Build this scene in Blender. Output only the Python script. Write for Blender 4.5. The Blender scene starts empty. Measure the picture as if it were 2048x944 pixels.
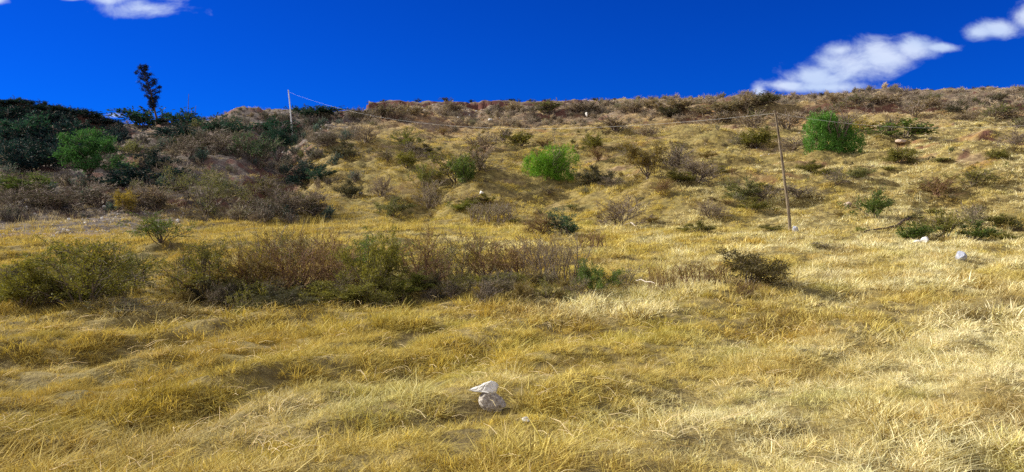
import bpy, math, random
import numpy as np
from mathutils import Vector

random.seed(7)
rng = np.random.default_rng(11)
scene = bpy.context.scene
COL = scene.collection
R = math.radians

# ------------------------------------------------------------------ camera, sky, sun, exposure
FPX = 1547.0            # focal length in pixels of the 2048 wide photograph
CAM_Z = 2.25
PITCH = math.atan(72.0 / FPX)
cam_data = bpy.data.cameras.new("camera")
cam_data.sensor_width = 36.0
cam_data.lens = 36.0 * FPX / 2048.0
cam_data.clip_start = 0.1
cam_data.clip_end = 3000.0
cam = bpy.data.objects.new("camera", cam_data)
cam.location = (0, 0, CAM_Z)
cam.rotation_euler = (math.pi / 2 - PITCH, 0, 0)
COL.objects.link(cam)
scene.camera = cam

SUN_EL = R(30)
SUN_AZ = math.atan2(-0.95, 0.30)      # compass style: sin -> x, cos -> y
SUN_DIR = Vector((math.sin(SUN_AZ) * math.cos(SUN_EL), math.cos(SUN_AZ) * math.cos(SUN_EL), math.sin(SUN_EL)))
sl = bpy.data.lights.new("sun", 'SUN')
sl.energy = 5.0
sl.angle = R(0.5)
sl.color = (1.0, 0.95, 0.81)
so = bpy.data.objects.new("sun", sl)
so.rotation_euler = (-SUN_DIR).to_track_quat('-Z', 'Y').to_euler()
so.location = (-60, 40, 80)
COL.objects.link(so)

scene.view_settings.view_transform = 'Standard'
scene.view_settings.look = 'None'
scene.view_settings.gamma = 1.0
scene.view_settings.use_curve_mapping = False
scene.view_settings.exposure = 0.62
scene.cycles.use_denoising = False

SKY_TINT = (0.003, 0.128, 0.60)


class NT:
    """tiny helper to write node trees"""
    def __init__(s, tree):
        s.t = tree
        s.t.nodes.clear()

    def n(s, kind, **kw):
        nd = s.t.nodes.new(kind)
        for k, v in kw.items():
            setattr(nd, k, v)
        return nd

    def l(s, a, b):
        s.t.links.new(a, b)

    def put(s, sock, v):
        if isinstance(v, bpy.types.NodeSocket):
            s.l(v, sock)
        else:
            sock.default_value = v

    def m(s, op, a, b=0.0, c=0.0, clamp=False):
        nd = s.n('ShaderNodeMath', operation=op, use_clamp=clamp)
        s.put(nd.inputs[0], a)
        s.put(nd.inputs[1], b)
        s.put(nd.inputs[2], c)
        return nd.outputs[0]

    def mix(s, f, a, b, blend='MIX'):
        nd = s.n('ShaderNodeMix', data_type='RGBA', blend_type=blend)
        s.put(nd.inputs[0], f)
        s.put(nd.inputs[6], a if not isinstance(a, tuple) else (*a[:3], 1))
        s.put(nd.inputs[7], b if not isinstance(b, tuple) else (*b[:3], 1))
        return nd.outputs[2]

    def noise(s, vec, scale, detail=4.0, rough=0.55, dist=0.0):
        nd = s.n('ShaderNodeTexNoise')
        if vec is not None:
            s.l(vec, nd.inputs['Vector'])
        nd.inputs['Scale'].default_value = scale
        nd.inputs['Detail'].default_value = detail
        nd.inputs['Roughness'].default_value = rough
        nd.inputs['Distortion'].default_value = dist
        return nd.outputs['Fac']

    def sstep(s, v, lo, hi, a=0.0, b=1.0):
        nd = s.n('ShaderNodeMapRange', interpolation_type='SMOOTHSTEP')
        s.put(nd.inputs['Value'], v)
        nd.inputs['From Min'].default_value = lo
        nd.inputs['From Max'].default_value = hi
        nd.inputs['To Min'].default_value = a
        nd.inputs['To Max'].default_value = b
        return nd.outputs['Result']


world = bpy.data.worlds.new("World")
scene.world = world
world.use_nodes = True
W = NT(world.node_tree)
wout = W.n('ShaderNodeOutputWorld')
wbg = W.n('ShaderNodeBackground')
W.l(wbg.outputs[0], wout.inputs[0])
sky = W.n('ShaderNodeTexSky', sky_type='NISHITA')
sky.sun_disc = False
sky.sun_elevation = SUN_EL
sky.sun_rotation = SUN_AZ % (2 * math.pi)
sky.altitude = 2300
sky.air_density = 1.0
sky.dust_density = 0.05
sky.ozone_density = 2.0
wbg.inputs['Strength'].default_value = 0.12
tc = W.n('ShaderNodeTexCoord')
sep = W.n('ShaderNodeSeparateXYZ')
W.l(tc.outputs['Generated'], sep.inputs[0])
X, Y, Z = sep.outputs
deep = W.mix(1.0, sky.outputs[0], SKY_TINT, 'MULTIPLY')
# clouds: fair weather cumulus given by bearing and height in the sky
ya = W.m('MAXIMUM', Y, 0.05)
ca = W.m('DIVIDE', X, ya)
cb = W.m('DIVIDE', Z, ya)
comb = W.n('ShaderNodeCombineXYZ')
W.l(ca, comb.inputs[0])
W.l(W.m('MULTIPLY', cb, 1.7), comb.inputs[1])
n1 = W.noise(comb.outputs[0], 17.0, 8.0, 0.62, 0.3)
n2 = W.noise(comb.outputs[0], 7.0, 3.0, 0.5)
BL = [(1575, 174, 66, 14), (1630, 158, 70, 30), (1695, 132, 80, 44), (1760, 116, 75, 42), (1815, 98, 52, 30), (1872, 98, 42, 10),
      (1640, 176, 110, 16), (1672, 104, 44, 20),
      (1945, 68, 40, 18), (1990, 60, 50, 22), (2045, 40, 45, 26), (2120, 20, 80, 40),
      (225, 4, 60, 20), (340, -8, 60, 22), (300, 22, 120, 22), (160, 2, 40, 8), (8, 6, 34, 12),
      (235, 232, 26, 8), (1515, 186, 20, 24)]
acc = None
for (px, py, rx, ry) in BL:
    a0 = (px - 1024) / FPX
    b0 = (400 - py) / FPX * 1.0
    dx = W.m('DIVIDE', W.m('SUBTRACT', ca, a0), rx * 1.18 / FPX)
    dy = W.m('DIVIDE', W.m('SUBTRACT', cb, b0), ry * 1.18 / FPX)
    q = W.m('ADD', W.m('MULTIPLY', dx, dx), W.m('MULTIPLY', dy, dy))
    e = W.m('SUBTRACT', 1.0, W.m('SQRT', q))
    if px < 500:
        e = W.m('SUBTRACT', e, 0.22)
    e = W.m('MAXIMUM', e, -1.0)
    acc = e if acc is None else W.m('SMOOTH_MAX', acc, e, 0.25)
dens = W.m('ADD', acc, W.m('MULTIPLY', W.m('SUBTRACT', n1, 0.53), 1.7))
cm = W.sstep(dens, -0.08, 0.85)
front = W.sstep(Y, 0.1, 0.3)
cm = W.m('MULTIPLY', cm, front)
shade = W.sstep(n2, 0.3, 0.65, 0.55, 1.0)
# unseen clouds added overhead and behind the camera for neutral fill light
n3 = W.noise(tc.outputs['Generated'], 3.2, 7.0, 0.6, 0.2)
rear = W.m('MULTIPLY', W.sstep(n3, 0.34, 0.56), W.sstep(Y, 0.45, 0.10))
rear2 = W.m('MULTIPLY', W.sstep(n3, 0.42, 0.62), W.sstep(Z, 0.45, 0.62))
cm_all = W.m('MAXIMUM', cm, W.m('MAXIMUM', rear, rear2))
ccol = W.mix(shade, (2.0, 3.1, 5.0), (4.2, 4.7, 5.7))
rcol = W.mix(front, (5.2, 4.9, 4.4), ccol)
final = W.mix(W.m('MULTIPLY', cm_all, 0.88), deep, rcol)
W.l(final, wbg.inputs['Color'])


# ------------------------------------------------------------------ helpers
def tag(o, label=None, cat=None, group=None, kind=None):
    if label:
        o['label'] = label
    if cat:
        o['category'] = cat
    if group:
        o['group'] = group
    if kind:
        o['kind'] = kind
    return o


def mesh_np(name, verts, faces, mats=(), smooth=False, midx=None):
    """faces: (n,3) or (n,4) array"""
    me = bpy.data.meshes.new(name)
    verts = np.asarray(verts, dtype=np.float32)
    faces = np.asarray(faces, dtype=np.int32)
    k = faces.shape[1]
    me.vertices.add(len(verts))
    me.vertices.foreach_set('co', verts.ravel())
    me.loops.add(faces.size)
    me.loops.foreach_set('vertex_index', faces.ravel())
    me.polygons.add(len(faces))
    me.polygons.foreach_set('loop_start', np.arange(0, faces.size, k, dtype=np.int32))
    me.polygons.foreach_set('loop_total', np.full(len(faces), k, dtype=np.int32))
    if smooth:
        me.polygons.foreach_set('use_smooth', np.ones(len(faces), dtype=bool))
    for m_ in mats:
        me.materials.append(m_)
    if midx is not None:
        me.polygons.foreach_set('material_index', np.asarray(midx, dtype=np.int32))
    me.update(calc_edges=True)
    me.validate()
    return me


def link(name, data, parent=None):
    o = bpy.data.objects.new(name, data)
    COL.objects.link(o)
    if parent is not None:
        o.parent = parent
    return o


# gradient noise in numpy
_perm = np.random.default_rng(5).permutation(512)
_perm = np.concatenate([_perm, _perm])


def _hash(ix, iy, seed):
    return _perm[(_perm[(ix + seed * 37) & 511] + iy) & 511]


def pnoise(x, y, seed=0):
    xi = np.floor(x).astype(np.int64)
    yi = np.floor(y).astype(np.int64)
    xf = x - xi
    yf = y - yi
    u = xf * xf * xf * (xf * (xf * 6 - 15) + 10)
    v = yf * yf * yf * (yf * (yf * 6 - 15) + 10)

    def g(ix, iy, fx, fy):
        a = _hash(ix, iy, seed) * (2 * np.pi / 512.0)
        return np.cos(a) * fx + np.sin(a) * fy
    n00 = g(xi, yi, xf, yf)
    n10 = g(xi + 1, yi, xf - 1, yf)
    n01 = g(xi, yi + 1, xf, yf - 1)
    n11 = g(xi + 1, yi + 1, xf - 1, yf - 1)
    a = n00 + u * (n10 - n00)
    b = n01 + u * (n11 - n01)
    return (a + v * (b - a)) * 1.5


def fbm(x, y, seed=0, octs=4, gain=0.5):
    s = 0
    a = 1.0
    t = 0
    for k in range(octs):
        s = s + a * pnoise(x * 2 ** k, y * 2 ** k, seed + k)
        t += a
        a *= gain
    return s / t


def sst(v, a, b):
    t = np.clip((v - a) / (b - a), 0, 1)
    return t * t * (3 - 2 * t)


# ------------------------------------------------------------------ terrain
# rim of the hill: bearing (photo column) -> (skyline row, distance), turned into world x, z
_rim = [(-900, 300, 112), (-400, 262, 112), (0, 246, 114), (230, 247, 116), (300, 250, 116), (400, 246, 116), (480, 240, 118), (505, 231, 120), (560, 228, 122), (650, 226, 124),
        (700, 224, 127), (722, 222, 131), (734, 206, 138), (800, 205, 140), (1000, 204, 144), (1200, 202, 146), (1400, 200, 146),
        (1500, 197, 146), (1600, 193, 146), (1700, 189, 146), (1800, 184, 146), (1900, 180, 146), (1960, 178, 146), (2048, 187, 146),
        (2300, 210, 146), (2900, 260, 146)]
RX = np.array([(p - 1024) / FPX * d for p, _, d in _rim])
RY = np.array([d for _, _, d in _rim], float)
RZ = np.array([CAM_Z + (400 - r) / FPX * d for _, r, d in _rim])
FX = np.array([-200, -60, -34, -20, -10, 5, 15, 25, 45, 90, 200.])
FY = np.array([44, 46, 48, 53, 56, 55, 50, 47, 44, 42, 42.])


def H(x, y, fine=True):
    x = np.asarray(x, float)
    y = np.asarray(y, float)
    # valley floor / field
    wob = 3.0 * pnoise(x / 14, y / 30, 9)
    yf = np.interp(x, FX, FY) + wob
    yr = np.interp(x, RX, RY)
    zr = np.interp(x, RX, RZ)
    zf = 0.012 * np.maximum(y - 25, 0) * 1.0
    t = (y - yf) / (yr - yf)
    tc_ = np.clip(t, 0, 1)
    S = 0.20 * sst(tc_, 0.0, 0.25) * tc_ + 0.80 * tc_ ** 1.02
    S = S + 0.05 * np.sin(tc_ * np.pi * 2) * 0.4
    zf_at = 0.012 * np.maximum(yf - 25, 0)
    hill = zf_at + (zr - zf_at) * S
    z = np.where(t > 0, hill, zf)
    # plateau beyond the rim falls away very gently
    z = np.where(t > 1, zr - (y - yr) * 0.02 - 0.5 * sst(y - yr, 0, 3), z)
    hm = sst(t, 0.0, 0.12)
    hu = hm * (1 - sst(t, 0.93, 1.0))
    # large undulation of the slope, ravines
    z = z + hu * (1.6 * pnoise(x / 22 + 3, y / 26, 21) + 0.9 * pnoise(x / 9, y / 13, 22))
    gx = -21 - 0.17 * (y - 58) + 2.0 * np.sin(y / 9.0)
    z = z - hu * 3.6 * np.exp(-((x - gx) / 3.0) ** 2) * (1 - sst(y, 100, 118))
    gx2 = -6.5 - 0.05 * (y - 58) + 1.2 * np.sin(y / 5.0)
    z = z - hu * 1.5 * np.exp(-((x - gx2) / 1.8) ** 2) * (1 - sst(y, 72, 90))
    # earth banks (small scarps) running along the slope
    bk = sst(x, -5, 8)
    for k, (yy, hgt, sd) in enumerate([(112, 1.5, 31), (86, 0.8, 32), (128, 1.0, 33)]):
        ln = y - (yy + 5 * pnoise(x / 17.0, x * 0 + 0.3, sd) + 1.5 * pnoise(x / 4.0, x * 0 + 0.7, sd + 5))
        g = hgt * np.clip(pnoise(x / 20.0, x * 0 + 5.3, sd + 9) * 1.5 + 0.6, 0, 1)
        z = z + hu * bk * g * (sst(ln, -0.4, 0.4) - sst(ln, 0, 16)) * 0.9
    # raw earth step at the rim
    st = sst(x, -29, -27) * (1 - sst(x, -2, 25)) * 1.0
    z = z - st * 1.05 * np.clip(1.0 + 0.9 * pnoise(x / 4.0, x * 0 + 2.2, 46) + 0.4 * pnoise(x / 1.1, x * 0 + 4.2, 47), 0.25, 1.6) * (1 - sst(y - yr + 1.5 + 0.8 * pnoise(x / 3.0, x * 0, 44) + 0.5 * pnoise(x / 0.9, x * 0 + 1.4, 45), -0.35, 0.35)) * sst(t, 0.55, 0.97)
    # spur on the left with its steep shaded face
    cy = 104 + 0.05 * (x + 60)
    cz = np.interp(x, [-140, -100, -66, -58, -53, -51, -46, -40], [25, 19.5, 14.9, 13.7, 12.2, 11.5, 10.0, 8])
    d = y - cy
    face = np.where(d < 0, cz + d * 0.66, cz - d * 0.10)
    face = face + 0.5 * pnoise(x / 5, y / 5, 60)
    w = (1 - sst(x, -52, -44)) * sst(y, 70, 80)
    gul = z - 3.0 * (1 - sst(x, -50, -40)) * np.exp(-((y - 83) / 6.0) ** 2)
    z = gul
    z = np.where(w > 0, z + w * (np.maximum(z, face) - z), z)
    # ground swells of the field
    fm = 1 - hm
    # rotated coordinates: swells run up to the right
    a = 0.9
    u_ = x * np.cos(a) + y * np.sin(a)
    v_ = -x * np.sin(a) + y * np.cos(a)
    z = z + fm * (0.16 * pnoise(u_ / 7.0, v_ / 3.2, 3) + 0.30 * pnoise(x / 13.0, y / 11.0, 4))
    near = 1 - sst(y, 30, 70)
    z = z + (0.35 + 0.65 * near) * fm * ((0.14 + 0.15 * (1 - sst(x, -3, 2))) * pnoise(u_ / 2.6, v_ / 1.1, 5) + 0.05 * pnoise(x / 0.6, y / 0.6, 6))
    # hummocks and terracettes on the slope
    wx_ = x + 1.2 * pnoise(x / 5, y / 5, 12)
    wy_ = y + 1.4 * pnoise(x / 6, y / 4, 13)
    tf_ = wy_ / 2.1 - np.floor(wy_ / 2.1)
    z = z + hm * (0.50 * pnoise(x / 4.6, y / 2.4, 7) + 0.30 * pnoise(x / 1.9, y / 0.9, 8) + 0.16 * pnoise(x / 0.8, y / 0.6, 15))
    z = z + hu * 0.42 * (1 - sst(tf_, 0.0, 0.30) - (1 - tf_)) * (-1) * np.clip(0.6 + 1.2 * pnoise(wx_ / 6, wy_ / 3, 14), 0, 1)
    return z


def ground_at(px, py, ymin=4.0, ymax=175.0):
    """where the sight line of a photo pixel meets the terrain"""
    cx = (px - 1024) / FPX
    cy = (472 - py) / FPX
    dy = math.cos(PITCH) + cy * math.sin(PITCH)
    dz = -math.sin(PITCH) + cy * math.cos(PITCH)
    ys = np.geomspace(ymin, ymax, 2600)
    xs = cx / dy * ys
    zs = CAM_Z + dz / dy * ys
    g = H(xs, ys)
    hit = np.nonzero(g >= zs)[0]
    i = hit[0] if len(hit) else int(np.argmin(zs - g))
    return float(xs[i]), float(ys[i]), float(g[i])


# terrain sheet, finer near the camera
ys = np.concatenate([np.linspace(-40, 2.5, 40, endpoint=False), np.geomspace(2.5, 190, 760), np.geomspace(195, 900, 40)])
NC = 620
us = np.linspace(-1, 1, NC)
us = us * (0.75 + 0.25 * us ** 2)
halfw = np.maximum(26.0, np.abs(ys) * 1.0 + 8)
GX = us[None, :] * halfw[:, None]
GY = np.repeat(ys[:, None], NC, 1)
GZ = H(GX, GY)
tv = np.stack([GX.ravel(), GY.ravel(), GZ.ravel()], 1)
nr = len(ys)
idx = np.arange(nr * NC).reshape(nr, NC)
tf = np.stack([idx[:-1, :-1].ravel(), idx[:-1, 1:].ravel(), idx[1:, 1:].ravel(), idx[1:, :-1].ravel()], 1)


def soil_mask(x, y):
    """1 where bare earth shows: upper slope, worn patches, the rubble strip by the foot of the left slope"""
    yf = np.interp(x, FX, FY)
    yr = np.interp(x, RX, RY)
    t = (y - yf) / (yr - yf)
    up = sst(t + 0.22 * fbm(x / 12, y / 12, 71, 3), 0.48, 0.80)
    left = (1 - sst(x, -34, -14)) * sst(t, -0.10, 0.05)
    patch = sst(fbm(x / 6, y / 4, 73, 4), 0.12, 0.34) * sst(t, 0.05, 0.2)
    rub = (1 - sst(x + 3 * pnoise(x / 5, y / 4, 75), -26, -20)) * sst(y + 3 * pnoise(x / 6, y / 3, 74), 38, 42)
    return np.clip(np.maximum.reduce([up * 0.85, left * 0.9, patch * 0.6, rub]), 0, 1)


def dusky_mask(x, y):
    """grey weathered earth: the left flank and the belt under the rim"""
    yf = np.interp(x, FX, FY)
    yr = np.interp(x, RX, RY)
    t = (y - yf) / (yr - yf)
    left = (1 - sst(x + 4 * fbm(x / 9, y / 9, 76, 3), -24, -12)) * sst(t, -0.15, 0.0)  # left flank: shade painted as darker, greyer soil
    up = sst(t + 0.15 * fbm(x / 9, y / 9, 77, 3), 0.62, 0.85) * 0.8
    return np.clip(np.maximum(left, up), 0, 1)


def red_mask(x, y):
    """the raw red earth step at the rim and the red cut banks on the slope"""
    yr = np.interp(x, RX, RY)
    d = y - yr + 1.5 + 0.8 * pnoise(x / 3.0, x * 0, 44)
    st = sst(x, -29, -27) * (1 - sst(x, 5, 25))
    return st * sst(d, -1.3, -0.5) * (1 - sst(d, 0.3, 0.8))


# ---- materials
def principled(nt, rough=0.9, spec=0.2):
    b = nt.n('ShaderNodeBsdfPrincipled')
    b.inputs['Roughness'].default_value = rough
    b.inputs['Specular IOR Level'].default_value = spec
    return b


def new_mat(name):
    m_ = bpy.data.materials.new(name)
    m_.use_nodes = True
    return m_, NT(m_.node_tree)


m_ground, N = new_mat("ground")
out = N.n('ShaderNodeOutputMaterial')
b = principled(N)
N.l(b.outputs[0], out.inputs[0])
geo = N.n('ShaderNodeNewGeometry')
pos = geo.outputs['Position']
att = N.n('ShaderNodeAttribute', attribute_name='soil')
nA = N.noise(pos, 0.35, 5, 0.6)
nB = N.noise(pos, 2.2, 6, 0.65)
nC = N.noise(pos, 14.0, 4, 0.7)
thatch = N.mix(N.sstep(nB, 0.35, 0.65), (0.13, 0.095, 0.035), (0.34, 0.26, 0.09))
thatch = N.mix(N.sstep(nA, 0.45, 0.7, 0, 0.5), thatch, (0.17, 0.15, 0.05))
soilc = N.mix(N.sstep(nB, 0.3, 0.7), (0.19, 0.12, 0.075), (0.40, 0.28, 0.18))
soilc = N.mix(N.sstep(nA, 0.45, 0.62, 0, 0.8), soilc, (0.42, 0.21, 0.07))
stone = N.sstep(nC, 0.60, 0.70)
soilc = N.mix(N.m('MULTIPLY', stone, 0.5), soilc, (0.42, 0.38, 0.34))
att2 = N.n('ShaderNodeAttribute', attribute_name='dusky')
att3 = N.n('ShaderNodeAttribute', attribute_name='red')
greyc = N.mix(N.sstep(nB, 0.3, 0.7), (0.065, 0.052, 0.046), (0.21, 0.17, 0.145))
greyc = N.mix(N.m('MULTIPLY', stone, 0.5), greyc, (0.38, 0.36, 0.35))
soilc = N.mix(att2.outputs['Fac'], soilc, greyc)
base = N.mix(att.outputs['Fac'], thatch, soilc)
base = N.mix(att3.outputs['Fac'], base, (0.050, 0.013, 0.018))
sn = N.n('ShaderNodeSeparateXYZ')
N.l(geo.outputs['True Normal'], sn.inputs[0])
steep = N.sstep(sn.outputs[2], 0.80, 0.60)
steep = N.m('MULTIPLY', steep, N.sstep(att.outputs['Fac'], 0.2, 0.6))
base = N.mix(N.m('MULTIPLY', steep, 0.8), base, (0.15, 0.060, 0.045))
N.l(base, b.inputs['Base Color'])
bmp = N.n('ShaderNodeBump')
bmp.inputs['Strength'].default_value = 0.9
bmp.inputs['Distance'].default_value = 0.12
N.l(N.m('ADD', nB, N.m('MULTIPLY', nC, 0.35)), bmp.inputs['Height'])
N.l(bmp.outputs[0], b.inputs['Normal'])

gme = mesh_np("ground", tv, tf, [m_ground], smooth=True)
sa = gme.attributes.new('soil', 'FLOAT', 'POINT')
sa.data.foreach_set('value', soil_mask(tv[:, 0], tv[:, 1]).astype(np.float32))
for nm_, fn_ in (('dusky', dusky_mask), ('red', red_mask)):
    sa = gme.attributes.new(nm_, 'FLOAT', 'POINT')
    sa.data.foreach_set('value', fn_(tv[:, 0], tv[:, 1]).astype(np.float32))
ground = link("ground", gme)
tag(ground, kind='structure')


def leaf_material(name, instanced=False, transl=0.35, var=0.35):
    m_, N = new_mat(name)
    out = N.n('ShaderNodeOutputMaterial')
    if instanced:
        a_ = N.n('ShaderNodeAttribute', attribute_type='INSTANCER', attribute_name='tint')
        col = a_.outputs['Color']
        g_ = N.n('ShaderNodeNewGeometry')
        rnd = g_.outputs['Random Per Island']
        col = N.mix(N.sstep(rnd, 0.45, 1.0, 0, 1.0), col, N.mix(1.0, col, (1.45, 1.45, 1.7), 'MULTIPLY'))
        dark = N.sstep(rnd, 0.35, 0.0, 0, 0.85)
        col = N.mix(dark, col, N.mix(1.0, col, (0.6, 0.5, 0.4), 'MULTIPLY'))
    else:
        oi = N.n('ShaderNodeObjectInfo')
        g_ = N.n('ShaderNodeNewGeometry')
        rnd = g_.outputs['Random Per Island']
        n_ = N.noise(g_.outputs['Position'], 1.6, 3, 0.6)
        col = oi.outputs['Color']
        f1 = N.m('ADD', N.m('MULTIPLY', rnd, 0.5), N.m('MULTIPLY', N.sstep(n_, 0.3, 0.7), 0.5))
        col = N.mix(f1, N.mix(1.0, col, (1 - var, 1 - var, 1 - var * 0.8), 'MULTIPLY'), N.mix(1.0, col, (1 + var * 1.3, 1 + var * 1.1, 1 + var * 0.4), 'MULTIPLY'))
    d = N.n('ShaderNodeBsdfDiffuse')
    t_ = N.n('ShaderNodeBsdfTranslucent')
    N.l(col, d.inputs[0])
    N.l(N.mix(1.0, col, (1.1, 1.0, 0.6), 'MULTIPLY'), t_.inputs[0])
    mx = N.n('ShaderNodeMixShader')
    mx.inputs[0].default_value = transl
    N.l(d.outputs[0], mx.inputs[1])
    N.l(t_.outputs[0], mx.inputs[2])
    gl = N.n('ShaderNodeBsdfGlossy')
    gl.inputs['Roughness'].default_value = 0.55
    gl.inputs['Color'].default_value = (1, 1, 1, 1)
    mx2 = N.n('ShaderNodeMixShader')
    mx2.inputs[0].default_value = 0.012
    N.l(mx.outputs[0], mx2.inputs[1])
    N.l(gl.outputs[0], mx2.inputs[2])
    N.l(mx2.outputs[0], out.inputs[0])
    return m_


m_leaf = leaf_material("foliage")
m_blade = leaf_material("dry_grass_blade", instanced=True, transl=0.30)


def simple_mat(name, c1, c2, scale, rough=0.85, bump=0.0, spec=0.2, detail=5):
    m_, N = new_mat(name)
    out = N.n('ShaderNodeOutputMaterial')
    b = principled(N, rough, spec)
    N.l(b.outputs[0], out.inputs[0])
    tcn = N.n('ShaderNodeTexCoord')
    n_ = N.noise(tcn.outputs['Object'], scale, detail, 0.65)
    N.l(N.mix(N.sstep(n_, 0.35, 0.65), c1, c2), b.inputs['Base Color'])
    if bump:
        bp = N.n('ShaderNodeBump')
        bp.inputs['Strength'].default_value = 0.7
        bp.inputs['Distance'].default_value = bump
        N.l(n_, bp.inputs['Height'])
        N.l(bp.outputs[0], b.inputs['Normal'])
    return m_


m_bark = simple_mat("bark", (0.10, 0.075, 0.055), (0.24, 0.19, 0.15), 9)
m_twig = simple_mat("dry_twig", (0.16, 0.12, 0.095), (0.34, 0.27, 0.22), 6)
m_redtwig = simple_mat("reddish_twig", (0.13, 0.07, 0.045), (0.30, 0.18, 0.11), 6)
m_stone_w = simple_mat("white_stone", (0.60, 0.57, 0.52), (0.88, 0.86, 0.82), 6, bump=0.04)
m_stone_b = simple_mat("blue_grey_stone", (0.26, 0.28, 0.36), (0.46, 0.48, 0.57), 5, bump=0.03)
m_stone_g = simple_mat("grey_stone", (0.24, 0.20, 0.17), (0.62, 0.57, 0.50), 5, bump=0.05)
m_stone_t = simple_mat("tan_stone", (0.34, 0.24, 0.18), (0.60, 0.48, 0.38), 6, bump=0.02)
m_dead = simple_mat("bleached_wood", (0.34, 0.27, 0.22), (0.72, 0.64, 0.55), 8)
m_darkwood = simple_mat("dark_wood", (0.06, 0.045, 0.03), (0.16, 0.11, 0.07), 6)


# ------------------------------------------------------------------ grass
def tube_pts(V, F, pts, rads, sides=4):
    b0 = len(V)
    n = len(pts)
    for i in range(n):
        p = pts[i]
        d = (pts[min(i + 1, n - 1)] - pts[max(i - 1, 0)])
        d = d / (np.linalg.norm(d) + 1e-9)
        up = np.array([0, 0, 1.0]) if abs(d[2]) < 0.9 else np.array([1.0, 0, 0])
        s = np.cross(d, up)
        s /= np.linalg.norm(s)
        t = np.cross(d, s)
        for k in range(sides):
            a = 2 * math.pi * k / sides
            V.append(p + rads[i] * (math.cos(a) * s + math.sin(a) * t))
    for i in range(n - 1):
        for k in range(sides):
            k2 = (k + 1) % sides
            F.append((b0 + i * sides + k, b0 + i * sides + k2, b0 + (i + 1) * sides + k2, b0 + (i + 1) * sides + k))


def tuft(name, n, rad, lmin, lmax, w, lean, seed, segs=3, spread=0.5):
    r = np.random.default_rng(seed)
    V = []
    F = []
    k = 0
    for i in range(n):
        ang = r.uniform(0, 2 * np.pi)
        rr = rad * np.sqrt(r.uniform())
        bx, by = rr * np.cos(ang), rr * np.sin(ang)
        L = r.uniform(lmin, lmax)
        # outward + wind lean
        dx = lean + spread * r.normal() * 0.6 + 0.4 * bx / max(rad, 1e-3) * spread
        dy = spread * r.normal() * 0.6 + 0.4 * by / max(rad, 1e-3) * spread
        face = r.uniform(0, 2 * np.pi)
        wx, wy = np.cos(face) * w / 2, np.sin(face) * w / 2
        base = k
        for s in range(segs + 1):
            t = s / segs
            c = t ** 1.7
            hx = bx + dx * L * c
            hy = by + dy * L * c
            nrm = math.sqrt(1 + (dx * dx + dy * dy) * 0.8)
            hz = L * t / nrm * (1 - 0.25 * t * min(1.2, abs(dx) + abs(dy))) - 0.03
            ww = (1 - 0.75 * t)
            if s == segs:
                V.append((hx, hy, hz))
                k += 1
            else:
                V.append((hx - wx * ww, hy - wy * ww, hz))
                V.append((hx + wx * ww, hy + wy * ww, hz))
                k += 2
        for s in range(segs - 1):
            a0 = base + 2 * s
            F.append((a0, a0 + 1, a0 + 3))
            F.append((a0, a0 + 3, a0 + 2))
        a0 = base + 2 * (segs - 1)
        F.append((a0, a0 + 1, a0 + 2))
    me = mesh_np(name, V, F, [m_blade])
    return bpy.data.objects.new(name, me)


tuft_col = bpy.data.collections.new("grass_tufts")
tufts = []
for i in range(5):   # near, 0..4
    tufts.append(tuft("grass_tuft", 46, 0.12, 0.055, 0.19, 0.0095, 0.30, 100 + i, 4, 1.5))
for i in range(2):   # near tall wisps 5,6
    tufts.append(tuft("grass_tuft", 5, 0.12, 0.15, 0.32, 0.009, 0.5, 120 + i, 5, 1.5))
for i in range(4):   # middle 7..10
    tufts.append(tuft("grass_tuft", 32, 0.19, 0.08, 0.26, 0.016, 0.2, 130 + i, 3, 1.4))
for i in range(4):   # far 11..14
    tufts.append(tuft("grass_tuft", 30, 0.34, 0.12, 0.33, 0.032, 0.2, 140 + i, 2, 1.2))
for i in range(2):   # very sparse tall stalk clumps 15,16
    tufts.append(tuft("grass_tuft", 9, 0.16, 0.5, 1.0, 0.016, 0.10, 150 + i, 3, 0.25))
for i in range(3):   # fallen broken straws 17..19
    V, F = [], []
    q_ = np.random.default_rng(170 + i)
    for k in range(4):
        a_ = q_.uniform(0, 6.28)
        c0 = np.array([q_.normal() * 0.12, q_.normal() * 0.12, q_.uniform(0.05, 0.14)])
        L_ = q_.uniform(0.10, 0.28)
        d_ = np.array([math.cos(a_), math.sin(a_), q_.uniform(-0.1, 0.25)])
        mid = c0 + d_ * L_ * 0.5 + np.array([0, 0, 0.02])
        tube_pts(V, F, [c0, mid, c0 + d_ * L_], [0.0026, 0.0023, 0.0015], 3)
    tufts.append(bpy.data.objects.new("grass_tuft", mesh_np("grass_tuft", V, F, [m_blade])))
for i, o in enumerate(tufts):
    o.name = "grass_tuft_%02d" % i
    tuft_col.objects.link(o)


def band(y0, y1, dens, seed):
    r = np.random.default_rng(seed)
    A = 0
    # area of the wedge with padding
    w0, w1 = 0.70 * y0 + 2.5, 0.70 * y1 + 2.5
    A = (w0 + w1) * (y1 - y0)
    n = int(A * dens)
    y = r.uniform(0, 1, n)
    # linear density in width
    y = y0 + (y1 - y0) * ((np.sqrt(w0 ** 2 + y * (w1 ** 2 - w0 ** 2)) - w0) / (w1 - w0))
    x = r.uniform(-1, 1, n) * (0.70 * y + 2.5)
    return x, y, r


GOLD = np.array([0.60, 0.50, 0.135])
PALE = np.array([0.77, 0.71, 0.40])
ORNG = np.array([0.48, 0.345, 0.06])
OLIV = np.array([0.38, 0.36, 0.07])
BROW = np.array([0.24, 0.17, 0.065])
GREY = np.array([0.60, 0.50, 0.36])


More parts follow.
